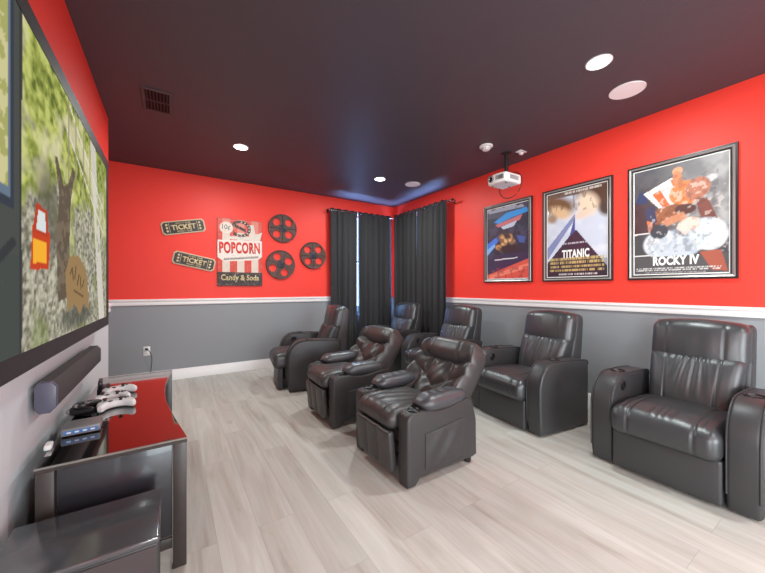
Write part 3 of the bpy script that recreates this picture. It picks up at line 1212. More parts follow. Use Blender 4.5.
# torn brown card standing on the gravel
card = [(SU(2.08), SV(1.09)), (SU(2.04), SV(1.27)), (SU(2.12), SV(1.355)), (SU(2.30), SV(1.37)), (SU(2.47), SV(1.31)), (SU(2.52), SV(1.22)), (SU(2.56), SV(1.07)), (SU(2.42), SV(1.115)), (SU(2.33), SV(1.06)), (SU(2.22), SV(1.12))]
art.ell(SU(2.3), SV(1.06), 0.16, 0.05, (74, 74, 66), 0, 0.6, 0.8)
art.poly(card, (146, 118, 78))
for (a, b) in (((2.13, 1.27), (2.17, 1.30)), ((2.17, 1.30), (2.19, 1.24)), ((2.22, 1.25), (2.24, 1.31)), ((2.27, 1.22), (2.31, 1.27)), ((2.34, 1.26), (2.35, 1.20)), ((2.39, 1.21), (2.43, 1.25)), ((2.20, 1.19), (2.40, 1.155))):
    art.mix(seg_dist(U, V, (SU(a[0]), SV(a[1])), (SU(b[0]), SV(b[1]))) < 0.004, (60, 46, 34), 0.9)
# open vehicle door at the left edge
art.mix(U < SU(1.52) + 0.006 * np.sin(V * 9), (66, 70, 66))
art.mix((U < SU(1.52)) & (V < SV(1.30)), (58, 66, 62), 0.6)
win = (U < SU(1.415)) & (V > SV(1.50))
art.mix((U < SU(1.455)) & (V > SV(1.44)), (46, 54, 66))
art.mix((U < SU(1.435)) & (V > SV(1.47)), (96, 112, 130))
art.mix(win, (196, 190, 140))
art.mix(win & (n2 > 0.52), (150, 152, 78), 0.8)
art.mix(seg_dist(U, V, (SU(1.20), SV(1.20)), (SU(1.45), SV(1.34))) < 0.012, (42, 46, 50), 0.9)
art.mix((U > SU(1.50)) & (U < SU(1.525)), (48, 50, 50))
pic = art.mesh()
pic.transform(Matrix.Translation((0, FB, SX - 0.006)))
link('picture', pic, M['picture'], scr)
link('backing', box_me(-w2 + 0.03, w2 - 0.03, 0.03, SHGT - 0.03, 0.002, SX - 0.012, 0), M['frame_black'], scr)
bm = bmesh.new()
for zz in (0.10,):
    add_cyl(bm, (w2 - 0.02, 0.02, SX - 0.004), (w2 - 0.02, 0.02, SX + 0.002), 0.006, seg=14)
link('screw', from_bm(bm), M['rod'], scr)

sb = thing('soundbar', 'long dark grey soundbar mounted on the left wall under the screen', 'soundbar', (XL, 2.345, 0.692), (0, 0, 0))
SBL = 1.0
octo = [(0.018, 0.022), (0.03, 0.0), (0.065, 0.0), (0.085, 0.025), (0.085, 0.105), (0.068, 0.128), (0.03, 0.128), (0.018, 0.11)]
link('body', prism_me(octo, -SBL / 2 + 0.03, SBL / 2 - 0.01, 'y', 0.003, 2), M['bar_cloth'], sb)
for a, b, nm in ((-SBL / 2, -SBL / 2 + 0.03, 'end_cap'), (SBL / 2 - 0.01, SBL / 2 + 0.02, 'end_cap')):
    link(nm, prism_me([(x * 1.0, z) for x, z in octo], a, b, 'y', 0.006, 2), M['bar_cap'], sb)['label'] = 'bluish grey end cap'
for yy in (-0.3, 0.3):
    link('wall_bracket', box_me(0, 0.03, yy - 0.03, yy + 0.03, 0.03, 0.10, 0.002), M['frame_black'], sb)

# console: local x towards the room, y along the wall
CH = 0.555
con = thing('media_console', 'low dark console table with a mirror-like black glass top under the screen', 'console table', (-0.41, 2.36, 0), (0, 0, 0))
cw, cl = 0.47, 1.41                                 # depth, length
y0, y1 = -0.71, 0.71


def front_x(s):                                     # the concave front edge of the top
    pts = [(-0.71, 0.490), (-0.60, 0.474), (-0.45, 0.450), (-0.30, 0.430), (-0.12, 0.408), (0.10, 0.399), (0.30, 0.402), (0.48, 0.416), (0.62, 0.432), (0.71, 0.440)]
    pts = [(a, b - 0.02) for a, b in pts]
    for (a, xa), (b, xb) in zip(pts, pts[1:]):
        if s <= b:
            q = (s - a) / (b - a)
            return xa + (xb - xa) * q
    return pts[-1][1]


edge = [(front_x(y0 + cl * k / 30), y0 + cl * k / 30) for k in range(31)]
edge[-1] = (edge[-1][0], y1)
top_ol = [(0.0, y0)] + edge + [(0.0, y1)]
link('tabletop', prism_me([(a, min(max(b, y0), y1)) for a, b in top_ol], CH - 0.022, CH - 0.010, 'z', 0.002, 1), M['console'], con)
gl = prism_me([(a, min(max(b, y0), y1)) for a, b in top_ol], CH - 0.010, CH, 'z', 0.0015, 1)
gl.materials.append(M['black_glass'])
gl.materials.append(M['glass_edge'])
for p in gl.polygons:
    p.material_index = 1 if abs(p.normal.z) < 0.9 else 0
link('glass_top', gl, None, con)['label'] = 'black mirror glass with pale polished edges'
post = 0.050
for (px, py) in ((0.002, y0 + 0.002), (cw - post - 0.002, y0 + 0.002), (0.002, y1 - post - 0.002), (0.42 - post - 0.002, y1 - post - 0.002)):
    link('leg', box_me(px, px + post, py, py + post * 0.9, 0, CH - 0.022, 0.003), M['console'], con)
for (yy, xe) in ((y0 + 0.016, cw - post - 0.004), (y1 - 0.036, 0.42 - post - 0.004)):
    link('end_panel', box_me(0.056, xe, yy, yy + 0.02, 0.14, CH - 0.023, 0.002), M['console_gloss'], con)['label'] = 'glossy dark end panel'
    link('lower_rail', box_me(0.056, xe, yy, yy + 0.03, 0.085, 0.13, 0.002), M['console'], con)
link('back_panel', box_me(0.006, 0.02, y0 + 0.05, y1 - 0.05, 0.10, CH - 0.036, 0.001), M['console'], con)
link('shelf', prism_me([(0.022, y0 + 0.05)] + [(max(0.05, a - 0.05), b) for a, b in edge if y0 + 0.05 < b < y1 - 0.05] + [(0.022, y1 - 0.05)], 0.13, 0.15, 'z', 0.002, 1), M['console'], con)

sub = thing('subwoofer', 'boxy charcoal subwoofer with a shiny top on the floor in front of the console', 'speaker', (-0.235, 1.43, 0), (0, 0, 0))
SBH = 0.40
link('cabinet', box_me(-0.20, 0.20, -0.15, 0.15, 0.02, SBH - 0.022, 0.006), M['sub_body'], sub)
link('top_panel', box_me(-0.205, 0.205, -0.155, 0.155, SBH - 0.022, SBH, 0.007, 4), M['sub_gloss'], sub)
for fx in (-0.16, 0.16):
    for fy in (-0.11, 0.11):
        link('foot', lathe_me([(0.018, 0.0), (0.022, 0.004), (0.022, 0.02)], 18, (fx, fy, 0)), M['rubber'], sub)
link('grille', box_me(-0.195, 0.195, -0.154, -0.148, 0.03, SBH - 0.028, 0.002), M['bar_cloth'], sub)


# ------------------------------------------------------------------ things on the console
def gamepad(name, label, loc, rot, body_mat, top_mat):
    g = thing(name, label, 'game controller', loc, rot, 'game controllers on the console')
    half = [(0.0, 0.045), (0.03, 0.047), (0.058, 0.040), (0.075, 0.018), (0.082, -0.015), (0.080, -0.052), (0.066, -0.062), (0.052, -0.052), (0.036, -0.022), (0.018, -0.012), (0.0, -0.010)]
    ol = half + [(-a, b) for a, b in half[-2:0:-1]]
    link('shell', prism_me(ol, 0.004, 0.042, 'z', 0.014, 4), body_mat, g)
    for (sx, sy) in ((-0.042, 0.018), (0.022, -0.004)):
        link('thumbstick', lathe_me([(0.008, 0.040), (0.006, 0.048), (0.011, 0.053), (0.010, 0.056)], 16, (sx, sy, 0)), top_mat, g)
    for k in range(4):
        link('button', lathe_me([(0.0055, 0.040), (0.0055, 0.045), (0.004, 0.046)], 12, (0.045 + 0.012 * math.cos(k * PI / 2), 0.02 + 0.012 * math.sin(k * PI / 2), 0)), top_mat, g)
    bm = bmesh.new()
    add_box(bm, -0.034, -0.012, -0.006, 0.000, 0.040, 0.045, 0.001)
    add_box(bm, -0.026, -0.020, -0.014, 0.008, 0.040, 0.045, 0.001)
    link('direction_pad', from_bm(bm), top_mat, g)
    for s in (-1, 1):
        link('trigger', box_me(s * 0.048 - 0.018, s * 0.048 + 0.018, 0.036, 0.052, 0.018, 0.036, 0.005), top_mat, g)
    return g


gamepad('game_controller', 'white game controller on the console, nearest the small device box', (-0.25, 2.26, CH), (0, 0, 0.25), M['white_plastic'], M['black_plastic'])
gamepad('game_controller', 'black game controller on the console against the wall beside a white one', (-0.382, 2.27, CH), (0, 0, 1.5), M['black_plastic'], M['grey_plastic'])
gamepad('game_controller', 'white game controller with dark buttons, middle of the row on the console', (-0.28, 2.40, CH), (0, 0, 0.15), M['white_plastic'], M['black_plastic'])
gamepad('game_controller', 'white game controller on the console farthest towards the back wall', (-0.27, 2.56, CH), (0, 0, 0.4), M['white_plastic'], M['black_plastic'])
gp = thing('charging_dock', 'small black charging dock on the console behind the game controllers', 'dock', (-0.36, 2.72, CH), (0, 0, 0.1))
link('base', box_me(-0.03, 0.03, -0.07, 0.07, 0, 0.018, 0.004), M['black_plastic'], gp)
link('cradle', box_me(-0.026, -0.006, -0.066, 0.066, 0.016, 0.06, 0.004), M['black_plastic'], gp)

dv = thing('media_box', 'small dark device box with a blue front label on the console near its end', 'media player', (-0.335, 1.985, CH), (0, 0, 0.06))
link('case', box_me(-0.065, 0.065, -0.06, 0.06, 0.004, 0.036, 0.005), M['grey_plastic'], dv)
link('front_label', box_me(-0.057, 0.057, -0.0615, -0.0595, 0.012, 0.027, 0), M['label_blue'], dv)['label'] = 'blue label strip'
bm = bmesh.new()
for k in range(4):
    add_box(bm, -0.046 + k * 0.026, -0.032 + k * 0.026, -0.0622, -0.061, 0.016, 0.022, 0)
link('markings', from_bm(bm, 0), M['white_plastic'], dv)
bm = bmesh.new()
for k in range(2):
    add_cyl(bm, (-0.06 + 0.12 * k, 0, 0), (-0.06 + 0.12 * k, 0, 0.006), 0.01, seg=12)
link('foot', from_bm(bm), M['rubber'], dv)
ad = thing('power_adapter', 'small white plug adapter lying beside the device box against the wall', 'adapter', (-0.412, 1.83, CH), (0, 0, 0.1))
link('body', rbox(0.024, 0.055, 0.022, 0.007, (2, 3, 2), 3, lambda x, y, z: (x, y, z + 0.011)), M['white_plastic'], ad)
bm = bmesh.new()
for sx in (-0.006, 0.006):
    add_box(bm, sx - 0.001, sx + 0.001, 0.026, 0.040, 0.008, 0.014, 0)
link('prongs', from_bm(bm, 0), M['rod'], ad)

# ------------------------------------------------------------------ framed posters on the right wall
def poster(label, yc, z0, w, h, art, extra, fw=0.042, wide=False):
    p = thing('framed_poster', label, 'poster', (XR, yc, z0), ROT_RIGHT, 'framed posters on the red wall')
    W2 = w / 2
    outer = [(-W2, 0), (W2, 0), (W2, h), (-W2, h)]

    def frame(name, prof, m):
        bm = bmesh.new()
        rings = []
        for d, z in prof:
            rings.append([bm.verts.new((-W2 + d, d, z)), bm.verts.new((W2 - d, d, z)), bm.verts.new((W2 - d, h - d, z)), bm.verts.new((-W2 + d, h - d, z))])
        rings = rings[:]
        for a, b in zip(rings, rings[1:]):
            for i in range(4):
                j = (i + 1) % 4
                f = bm.faces.new((a[i], a[j], b[j], b[i]))
        me = from_bm(bm, 25)
        return link(name, me, m, p)
    f = fw
    frame('frame', [(0, 0), (0, 0.022), (0.002, 0.026), (f * 0.25, 0.026), (f * 0.25, 0.022), (f * 0.34, 0.022)], M['frame_black'])
    frame('moulding', [(f * 0.34, 0.018), (f * 0.34, 0.025), (f * 0.40, 0.028), (f * 0.66, 0.024), (f * 0.72, 0.022)], M['frame_grey'])
    frame('inner_lip', [(f * 0.72, 0.018), (f * 0.72, 0.024), (f * 0.78, 0.026), (f * 0.95, 0.023), (f, 0.020), (f, 0.010)], M['frame_black'])
    frame('mat_edge', [(f, 0.012), (f + 0.004, 0.0125), (f + 0.008, 0.012)], M['ink_white'])
    me = art.mesh()
    me.transform(Matrix.Translation((0, f, 0.0115)))
    link('print', me, M['print'], p)
    for nm, tm, m in extra:
        tm.transform(Matrix.Translation((0, 0, 0.0118)))
        link(nm, tm, m, p)
    return p


PW, PH = 0.70, 1.015
iw, ih = PW - 0.084, PH - 0.084

# left poster: dark sky, blue swoosh, glowing pair of warm shapes, red ground
a = Art(iw, ih, 110, 165, (34, 30, 52))
n = a.noise(6, 8, 5)
nn = a.noise(16, 20, 6)
a.mix(a.V > 0.86, (70, 66, 88), 0.8)
a.mix((a.V > 0.93) & (n > 0.45), (176, 176, 190), 0.7)
a.mix(np.clip((n - 0.5) * 6, 0, 1) * (a.V > 0.3) * (a.V < 0.86), (62, 56, 84), 0.8)
a.poly([(0.18, 0.80), (0.50, 0.90), (0.95, 0.92), (0.98, 0.86), (0.62, 0.82), (0.30, 0.77)], (44, 140, 214))
a.poly([(0.22, 0.76), (0.86, 0.84), (0.80, 0.77), (0.30, 0.72)], (192, 104, 110))
a.poly([(0.36, 0.72), (0.74, 0.77), (0.66, 0.70), (0.42, 0.68)], (196, 206, 222), 0.9)
a.poly([(0.0, 0.50), (0.34, 0.62), (0.36, 0.56), (0.0, 0.36)], (52, 116, 212))
a.poly([(0.0, 0.42), (0.20, 0.50), (0.22, 0.46), (0.0, 0.33)], (120, 176, 232))
a.poly([(0.72, 0.58), (0.92, 0.54), (0.90, 0.46), (0.78, 0.48)], (60, 92, 168), 0.8)
for q, (cx, cy, rx, ry, col) in enumerate(((0.38, 0.56, 0.07, 0.06, (206, 150, 92)), (0.44, 0.50, 0.08, 0.05, (226, 178, 112)), (0.58, 0.55, 0.06, 0.055, (196, 138, 84)), (0.62, 0.50, 0.07, 0.045, (230, 186, 128)), (0.31, 0.44, 0.09, 0.035, (198, 142, 84)), (0.37, 0.40, 0.05, 0.03, (150, 98, 66)), (0.50, 0.60, 0.12, 0.03, (60, 36, 36)))):
    a.ell(cx, cy, rx, ry, col, 0.5 - 0.2 * q, 0.5)
a.mix((nn > 0.56) & (a.V > 0.38) & (a.V < 0.64) & (a.U > 0.25) & (a.U < 0.75), (66, 38, 40), 0.75)
a.ell(0.55, 0.41, 0.22, 0.06, (40, 22, 30), 0, 0.5)
a.mix((np.abs(a.V - 0.275 - 0.02 * (a.U - 0.5)) < 0.006) & (a.U > 0.2) & (a.U < 0.75), (236, 232, 236))
a.mix((a.V < 0.34) & (a.V > 0.2 * a.U), (52, 38, 78), 0.7)
a.mix((np.abs(a.V - 0.275 - 0.02 * (a.U - 0.5)) < 0.006) & (a.U > 0.2) & (a.U < 0.75), (236, 232, 236))
a.poly([(0, 0), (1, 0), (1, 0.26), (0.55, 0.17), (0.0, 0.06)], (212, 82, 66))
a.poly([(0.1, 0.0), (1, 0.14), (1, 0.20), (0.0, 0.05)], (236, 134, 108), 0.8)
a.mix((a.V < 0.16) & (nn > 0.58), (150, 52, 60), 0.6)
poster('framed poster with blue sweeps over red ground, leftmost of the three, below the projector', (2.948 + 2.25) / 2, 1.275, PW, PH, a, [])

# middle poster: pale haze, two soft brown forms, dark wedge
a = Art(iw, ih, 110, 165, (196, 200, 214))
n = a.noise(4, 6, 8)
a.mix(np.clip((n - 0.4) * 3, 0, 1), (222, 222, 228), 0.8)
a.mix((a.V > 0.93), (86, 66, 56), 0.9)
a.mix(np.clip((a.V - 0.84) * 7 + (n - 0.5) * 3, 0, 1), (104, 76, 58), 0.8)
a.ell(0.20, 0.84, 0.30, 0.10, (120, 84, 54), -0.35, 0.6)
a.ell(0.23, 0.76, 0.20, 0.065, (214, 178, 138), -0.45, 0.7)
a.ell(0.10, 0.70, 0.09, 0.05, (158, 128, 104), -0.6, 0.8)
a.ell(0.92, 0.86, 0.26, 0.14, (84, 54, 40), -0.5, 0.5)
a.ell(0.70, 0.80, 0.15, 0.13, (230, 204, 178), 0.5, 0.7)
a.ell(0.62, 0.70, 0.13, 0.05, (222, 196, 176), 0.3, 0.8)
a.ell(0.97, 0.72, 0.10, 0.08, (76, 56, 50), 0.2, 0.7)
nh = a.noise(22, 10, 41)
a.mix((nh > 0.6) & (a.V > 0.74), (88, 62, 48), 0.5)
a.poly([(0.0, 0.20), (0.50, 0.66), (0.50, 0.72), (0.0, 0.34)], (84, 92, 156), 0.75)
a.poly([(0.0, 0.0), (1.0, 0.0), (1.0, 0.10), (0.52, 0.53), (0.48, 0.53), (0.0, 0.16)], (58, 34, 54))
a.poly([(0.40, 0.46), (0.50, 0.70), (0.50, 0.52)], (70, 76, 142))
a.mix((a.V < 0.2), (40, 24, 36), 0.45)
a.lines(0.06, 0.94, 0.06, 0.235, 4, (196, 170, 108), 5, 0.9)
a.lines(0.22, 0.84, 0.02, 0.05, 1, (224, 220, 214), 8, 0.8)
a.lines(0.28, 0.72, 0.375, 0.40, 1, (200, 196, 204), 9, 0.8)
a.lines(0.30, 0.90, 0.945, 0.985, 1, (220, 214, 206), 10, 0.7)
tt = shifted(text_me('TITANIC', 0.275, 0.09, 0, 0.04, 0, 1.08), 0.0, 0.042 + 0.268 * ih)
poster('framed poster with a dark wedge on a pale hazy ground, middle of the three', (2.115 + 1.419) / 2, 1.275, PW, PH, a, [('title_lettering', tt, M['ink_white'])])

# right poster: striped cloth over tan and brown forms, white mass below
a = Art(iw, ih, 120, 175, (70, 66, 70))
n = a.noise(5, 7, 12)
nn = a.noise(14, 18, 13)
a.mix(np.clip((a.U - 0.25) * 1.4, 0, 1) * (a.V > 0.3), (176, 174, 172), 0.9)
a.mix(np.clip((a.V - 0.82) * 5, 0, 1) * (1 - a.U), (92, 92, 104), 0.6)
for q in range(14):
    a.ell(0.55 + 0.033 * q, 0.62 + 0.09 * math.sin(q * 2.3), 0.03, 0.02, (120, 116, 114), q, 0.8, 0.5)
a.mix(np.clip((n - 0.45) * 4, 0, 1) * (a.V > 0.35), (96, 92, 94), 0.6)
a.mix(np.clip(1 - a.U * 3.2, 0, 1) * (a.V > 0.40) * (a.V < 0.72), (74, 30, 36), 0.8)
a.ell(0.80, 0.80, 0.08, 0.03, (226, 224, 220), 0.4, 0.6)
for vv in (0.395, 0.185):
    a.mix((np.abs(a.V - vv - 0.012 * a.U) < 0.007) & (a.U < 0.4), (222, 216, 214))
# striped cloth
a.poly([(0.02, 0.70), (0.08, 0.80), (0.20, 0.79), (0.16, 0.68)], (52, 58, 96))
a.poly([(0.12, 0.78), (0.44, 0.88), (0.62, 0.70), (0.46, 0.63), (0.30, 0.62)], (238, 226, 220))
a.poly([(0.22, 0.76), (0.31, 0.79), (0.42, 0.64), (0.34, 0.625)], (226, 98, 46))
a.poly([(0.42, 0.86), (0.50, 0.87), (0.60, 0.72), (0.53, 0.68)], (222, 106, 60))
# tan and brown forms
a.ell(0.50, 0.93, 0.055, 0.035, (214, 150, 110), 0.3, 0.14)
a.ell(0.50, 0.86, 0.05, 0.07, (206, 126, 84), 0.1, 0.14)
a.ell(0.58, 0.72, 0.17, 0.11, (214, 122, 66), 0.3, 0.14)
a.ell(0.70, 0.74, 0.12, 0.10, (176, 110, 84), -0.4, 0.14)
a.ell(0.40, 0.55, 0.20, 0.085, (150, 90, 58), 0.2, 0.14)
a.ell(0.58, 0.58, 0.11, 0.045, (84, 46, 40), -0.1, 0.14)
a.poly([(0.68, 0.66), (0.80, 0.64), (0.90, 0.44), (0.80, 0.40), (0.72, 0.52)], (120, 66, 56))
a.poly([(0.14, 0.62), (0.24, 0.66), (0.28, 0.50), (0.18, 0.44)], (58, 60, 92))
a.poly([(0.16, 0.52), (0.22, 0.50), (0.24, 0.40), (0.18, 0.40)], (206, 116, 66))
# white mass
a.ell(0.34, 0.28, 0.22, 0.13, (206, 208, 212), -0.15, 0.14)
a.ell(0.50, 0.24, 0.24, 0.10, (190, 196, 204), 0.1, 0.14)
a.ell(0.80, 0.34, 0.18, 0.14, (222, 226, 228), 0.3, 0.14)
a.ell(0.62, 0.44, 0.12, 0.06, (228, 196, 176), 0.2, 0.14)
a.mix((a.V > 0.18) & (a.V < 0.48) & (nn > 0.55) & (a.U > 0.18), (150, 164, 178), 0.45)
a.ell(0.30, 0.40, 0.10, 0.065, (62, 66, 74), 0.1, 0.14)
a.mix((a.V < 0.17), (82, 78, 80))
a.poly([(0.72, 0.19), (0.92, 0.20), (0.98, 0.02), (0.84, 0.03)], (164, 84, 66))
nf = a.noise(20, 26, 44)
a.mix((nf > 0.60) & (a.V > 0.2) & (a.V < 0.9) & (a.U > 0.15) & (a.U < 0.9), (70, 52, 50), 0.35)
a.mix((nf < 0.36) & (a.V > 0.2) & (a.V < 0.8) & (a.U > 0.2), (232, 220, 210), 0.35)
a.poly([(0.34, 0.50), (0.56, 0.56), (0.60, 0.50), (0.38, 0.44)], (200, 132, 96), 0.8)
a.poly([(0.48, 0.42), (0.60, 0.50), (0.66, 0.42), (0.58, 0.34)], (216, 196, 184), 0.8)
a.lines(0.04, 0.92, 0.035, 0.068, 2, (214, 210, 206), 5, 0.9)
a.lines(0.14, 0.80, 0.008, 0.028, 1, (160, 156, 156), 7, 0.8)
tt = shifted(text_me('ROCKY IV', 0.30, 0.078, 0, 0.045, 0, 1.05), -0.015, 0.042 + 0.128 * ih)
poster('framed poster of striped cloth over tan and white forms, rightmost of the three', (1.293 + 0.596) / 2, 1.275, PW + 0.002, PH + 0.008, a, [('title_lettering', tt, M['ink_white'])])


# ------------------------------------------------------------------ wall decor on the back wall
def ticket(label, cx, cz, rot):
    W, H = 0.50, 0.172
    k = thing('ticket_sign', label, 'sign', (cx, YB, cz), (PI / 2, 0, 0), 'admission ticket signs')
    k.rotation_euler = (Matrix.Rotation(PI / 2, 3, 'X') @ Matrix.Rotation(rot, 3, 'Z')).to_euler()

    def ol(w, h, notch):
        p = []
        q = [(w / 2, -h / 2), (w / 2, h / 2), (-w / 2, h / 2), (-w / 2, -h / 2)]
        for i, (x, y) in enumerate(q):
            sx, sy = (1 if x > 0 else -1), (1 if y > 0 else -1)
            arc = [(x - sx * notch * math.sin(t), y - sy * notch * math.cos(t)) for t in np.linspace(0, PI / 2, 6)]
            if (i % 2) == 0:
                arc = arc[::-1]
            p += arc
        return p
    me = plate_me([ol(W, H, 0.022)], 0.018, 0.002)
    link('border', me, M['tin_cream'], k)
    me = plate_me([ol(W - 0.026, H - 0.026, 0.020)], 0.004, 0.0)
    link('face', shifted(me, 0, 0, 0.0175), M['tin_black'], k)
    link('lettering', shifted(text_me('TICKET', 0.285, 0.070, 0.002, 0.04, 0, 1.05), 0, 0, 0.0215), M['ink_cream'], k)
    link('lettering', shifted(text_me('ADMIT ONE', 0.175, 0.020, 0.001, 0.01), 0, 0.053, 0.0215), M['ink_cream'], k)
    link('lettering', shifted(text_me('ADMIT ONE', 0.175, 0.020, 0.001, 0.01), 0, -0.053, 0.0215), M['ink_cream'], k)
    for s in (-1, 1):
        me = plate_me([[(s * 0.162 - 0.002, -0.06), (s * 0.162 + 0.002, -0.06), (s * 0.162 + 0.002, 0.06), (s * 0.162 - 0.002, 0.06)]], 0.001)
        link('divider', shifted(me, 0, 0, 0.0215), M['ink_cream'], k)
        for q in (-1, 0, 1):
            st = []
            for i in range(10):
                rr = 0.017 if i % 2 == 0 else 0.010
                st.append((s * 0.19 + rr * math.cos(PI / 2 + i * PI / 5), q * 0.040 + rr * math.sin(PI / 2 + i * PI / 5)))
            link('star', shifted(plate_me([st], 0.002), 0, 0, 0.0215), M['ink_cream'], k)
    return k


ticket('dark ticket sign with cream letters tilting up to the right, upper one', 0.145, 2.018, math.radians(12))
ticket('dark ticket sign with cream letters tilting down to the right, lower one', 0.268, 1.565, math.radians(-12))

# popcorn sign
pw, ph = 0.605, 0.955
pop = thing('popcorn_sign', 'red and cream striped popcorn sign between the tickets and the film reels', 'sign', ((0.543 + 1.148) / 2, YB, 1.235), ROT_BACK)
link('board', box_me(-pw / 2, pw / 2, 0, ph, 0, 0.018, 0.002), M['tin_black'], pop)
a = Art(pw - 0.006, ph - 0.006, 130, 200, (216, 200, 186))
n = a.noise(12, 18, 21)
nn = a.noise(40, 60, 22)
a.mix((np.floor((a.U + 0.06) * 6.2).astype(int) % 2 == 0), (206, 70, 58))
a.mix((a.V > 0.80), (214, 92, 78), 0.75)
a.poly([(0.20, 0.70), (0.95, 0.70), (1.0, 0.84), (0.84, 0.78), (0.80, 0.94), (0.66, 0.93), (0.70, 0.76), (0.22, 0.74)], (214, 204, 192))
a.poly([(0.0, 0.42), (0.0, 0.675), (0.45, 0.69), (1.0, 0.70), (1.0, 0.45), (0.88, 0.40), (0.14, 0.36)], (226, 216, 206))
a.mix((a.V < 0.205), (58, 50, 48))
a.ell(0.19, 0.865, 0.145, 0.088, (224, 212, 198), 0, 0.08)
d = np.abs(np.hypot((a.U - 0.50) / 0.20, (a.V - 0.865) / 0.105) - 1)
a.mix((d < 0.18) & (a.U > 0.34), (62, 48, 46))
a.poly([(0.30, 0.96), (0.62, 0.86), (0.62, 0.82), (0.32, 0.90)], (62, 48, 46))
for q in range(9):
    t = -1.9 + q * 0.42
    a.ell(0.50 + 0.20 * math.cos(t), 0.865 + 0.105 * math.sin(t), 0.016, 0.010, (216, 200, 186), 0, 0.2)
# a line of small illegible script
for q in range(26):
    x0 = 0.14 + 0.030 * q
    y0_ = 0.395 + 0.0017 * q * 1.2
    a.mix(seg_dist(a.U, a.V, (x0, y0_ - 0.012), (x0 + 0.012, y0_ + 0.014)) < 0.0055, (90, 74, 68))
    a.mix(seg_dist(a.U, a.V, (x0 + 0.012, y0_ + 0.014), (x0 + 0.020, y0_ - 0.012)) < 0.0045, (90, 74, 68))
a.mix((nn > 0.66), (186, 160, 146), 0.35)
me = a.mesh()
link('printed_face', shifted(me, 0, 0.003, 0.0185), M['sign_print'], pop)
link('lettering', shifted(text_me('POPCORN', 0.545, 0.165, 0.002, 0.04, 0, 1.08), -0.005, 0.575 * ph, 0.0188, 0.03), M['ink_red'], pop)
link('lettering', shifted(text_me('Candy & Soda', 0.51, 0.11, 0.002, 0.025, 0.05, 1.02), 0, 0.112 * ph, 0.0188), M['ink_cream'], pop)
link('lettering', shifted(text_me('10\u00a2', 0.105, 0.085, 0.001, 0.0), -0.188, 0.865 * ph, 0.0188), M['ink_black'], pop)


def film_reel(label, cx, cz, R, a0):
    k = thing('film_reel', label, 'film reel', (cx, YB, cz), ROT_BACK, 'film reel decorations')
    loops = [circle(0, 0, R, 56)]
    for q in range(4):
        t = a0 + q * PI / 2
        loops.append(circle(R * 0.60 * math.cos(t), R * 0.60 * math.sin(t), R * 0.265, 28))
    link('disc', shifted(plate_me(loops, 0.012, 0.002), 0, 0, 0.014), M['reel'], k)
    bm = bmesh.new()
    add_lathe(bm, [(R * 0.90, 0.014), (R * 0.90, 0.03), (R * 0.93, 0.034), (R * 0.99, 0.034), (R, 0.030), (R, 0.0), (R * 0.93, 0.0)], 56, closed=True)
    link('rim', from_bm(bm), M['reel'], k)
    bm = bmesh.new()
    add_lathe(bm, [(R * 0.26, 0.0), (R * 0.26, 0.028), (R * 0.22, 0.034), (R * 0.10, 0.034), (R * 0.08, 0.040), (0.004, 0.040)], 32)
    hub = link('hub', from_bm(bm), M['reel_hub'], k)
    bm = bmesh.new()
    for q in range(4):
        t = a0 + PI / 4 + q * PI / 2
        c, s = math.cos(t), math.sin(t)
        add_cyl(bm, (c * R * 0.16, s * R * 0.16, 0.032), (c * R * 0.16, s * R * 0.16, 0.038), R * 0.035, seg=12)
    link('rivets', from_bm(bm), M['reel'], hub)
    for q in range(4):
        t = a0 + PI / 4 + q * PI / 2
        c, s = math.cos(t), math.sin(t)
        bm = bmesh.new()
        add_tube(bm, [(c * R * 0.24, s * R * 0.24, 0.028), (c * R * 0.92, s * R * 0.92, 0.028)], 0.007, 8)
        link('spoke_ridge', from_bm(bm, 60), M['reel'], k)
    return k


film_reel('bronze brown film reel wall decoration, uppermost of the three', 1.452, 2.125, 0.218, PI / 4)
film_reel('bronze brown film reel wall decoration, lowest of the three, next to the popcorn sign', 1.422, 1.565, 0.222, PI / 4 - 0.35)
film_reel('bronze brown film reel wall decoration, farthest right, beside the curtain', 1.945, 1.735, 0.218, PI / 4 + 0.05)

# ------------------------------------------------------------------ outlets and cord
def outlet(label, rot, loc):
    o = thing('power_outlet', label, 'outlet', loc, rot, 'white wall outlets')
    link('cover_plate', shifted(box_me(-0.036, 0.036, -0.058, 0.058, 0, 0.006, 0.002), 0, 0, 0), M['white_plastic'], o)
    for s in (-1, 1):
        rc = link('receptacle', box_me(-0.017, 0.017, s * 0.027 - 0.015, s * 0.027 + 0.015, 0.005, 0.009, 0.002), M['white_plastic'], o)
        bm = bmesh.new()
        for q in (-1, 1):
            add_box(bm, q * 0.006 - 0.0015, q * 0.006 + 0.0015, s * 0.027 - 0.005, s * 0.027 + 0.005, 0.0085, 0.0095, 0)
        link('slots', from_bm(bm, 0), M['vent_dark'], rc)
    return o


outlet('white wall outlet low on the grey back wall beyond the console', ROT_BACK, (-0.255, YB, 0.405))
outlet('white wall outlet on the grey right wall between two recliners', ROT_RIGHT, (XR, 1.755, 0.47))
pc = thing('wall_charger', 'black plug and thin cord hanging from the outlet on the back wall', 'charger', (-0.255, YB - 0.010, 0.432))
link('plug', box_me(-0.014, 0.014, -0.035, 0.0, -0.014, 0.014, 0.004), M['black_plastic'], pc)
link('cord', tube_me(smooth_path([(0.0, -0.03, 0), (0.03, -0.06, -0.02), (0.055, -0.05, -0.10), (0.05, -0.035, -0.22), (0.03, -0.05, -0.34), (-0.02, -0.06, -0.42), (-0.25, -0.05, -0.427)]), 0.0035), M['cloth_cord'], pc)


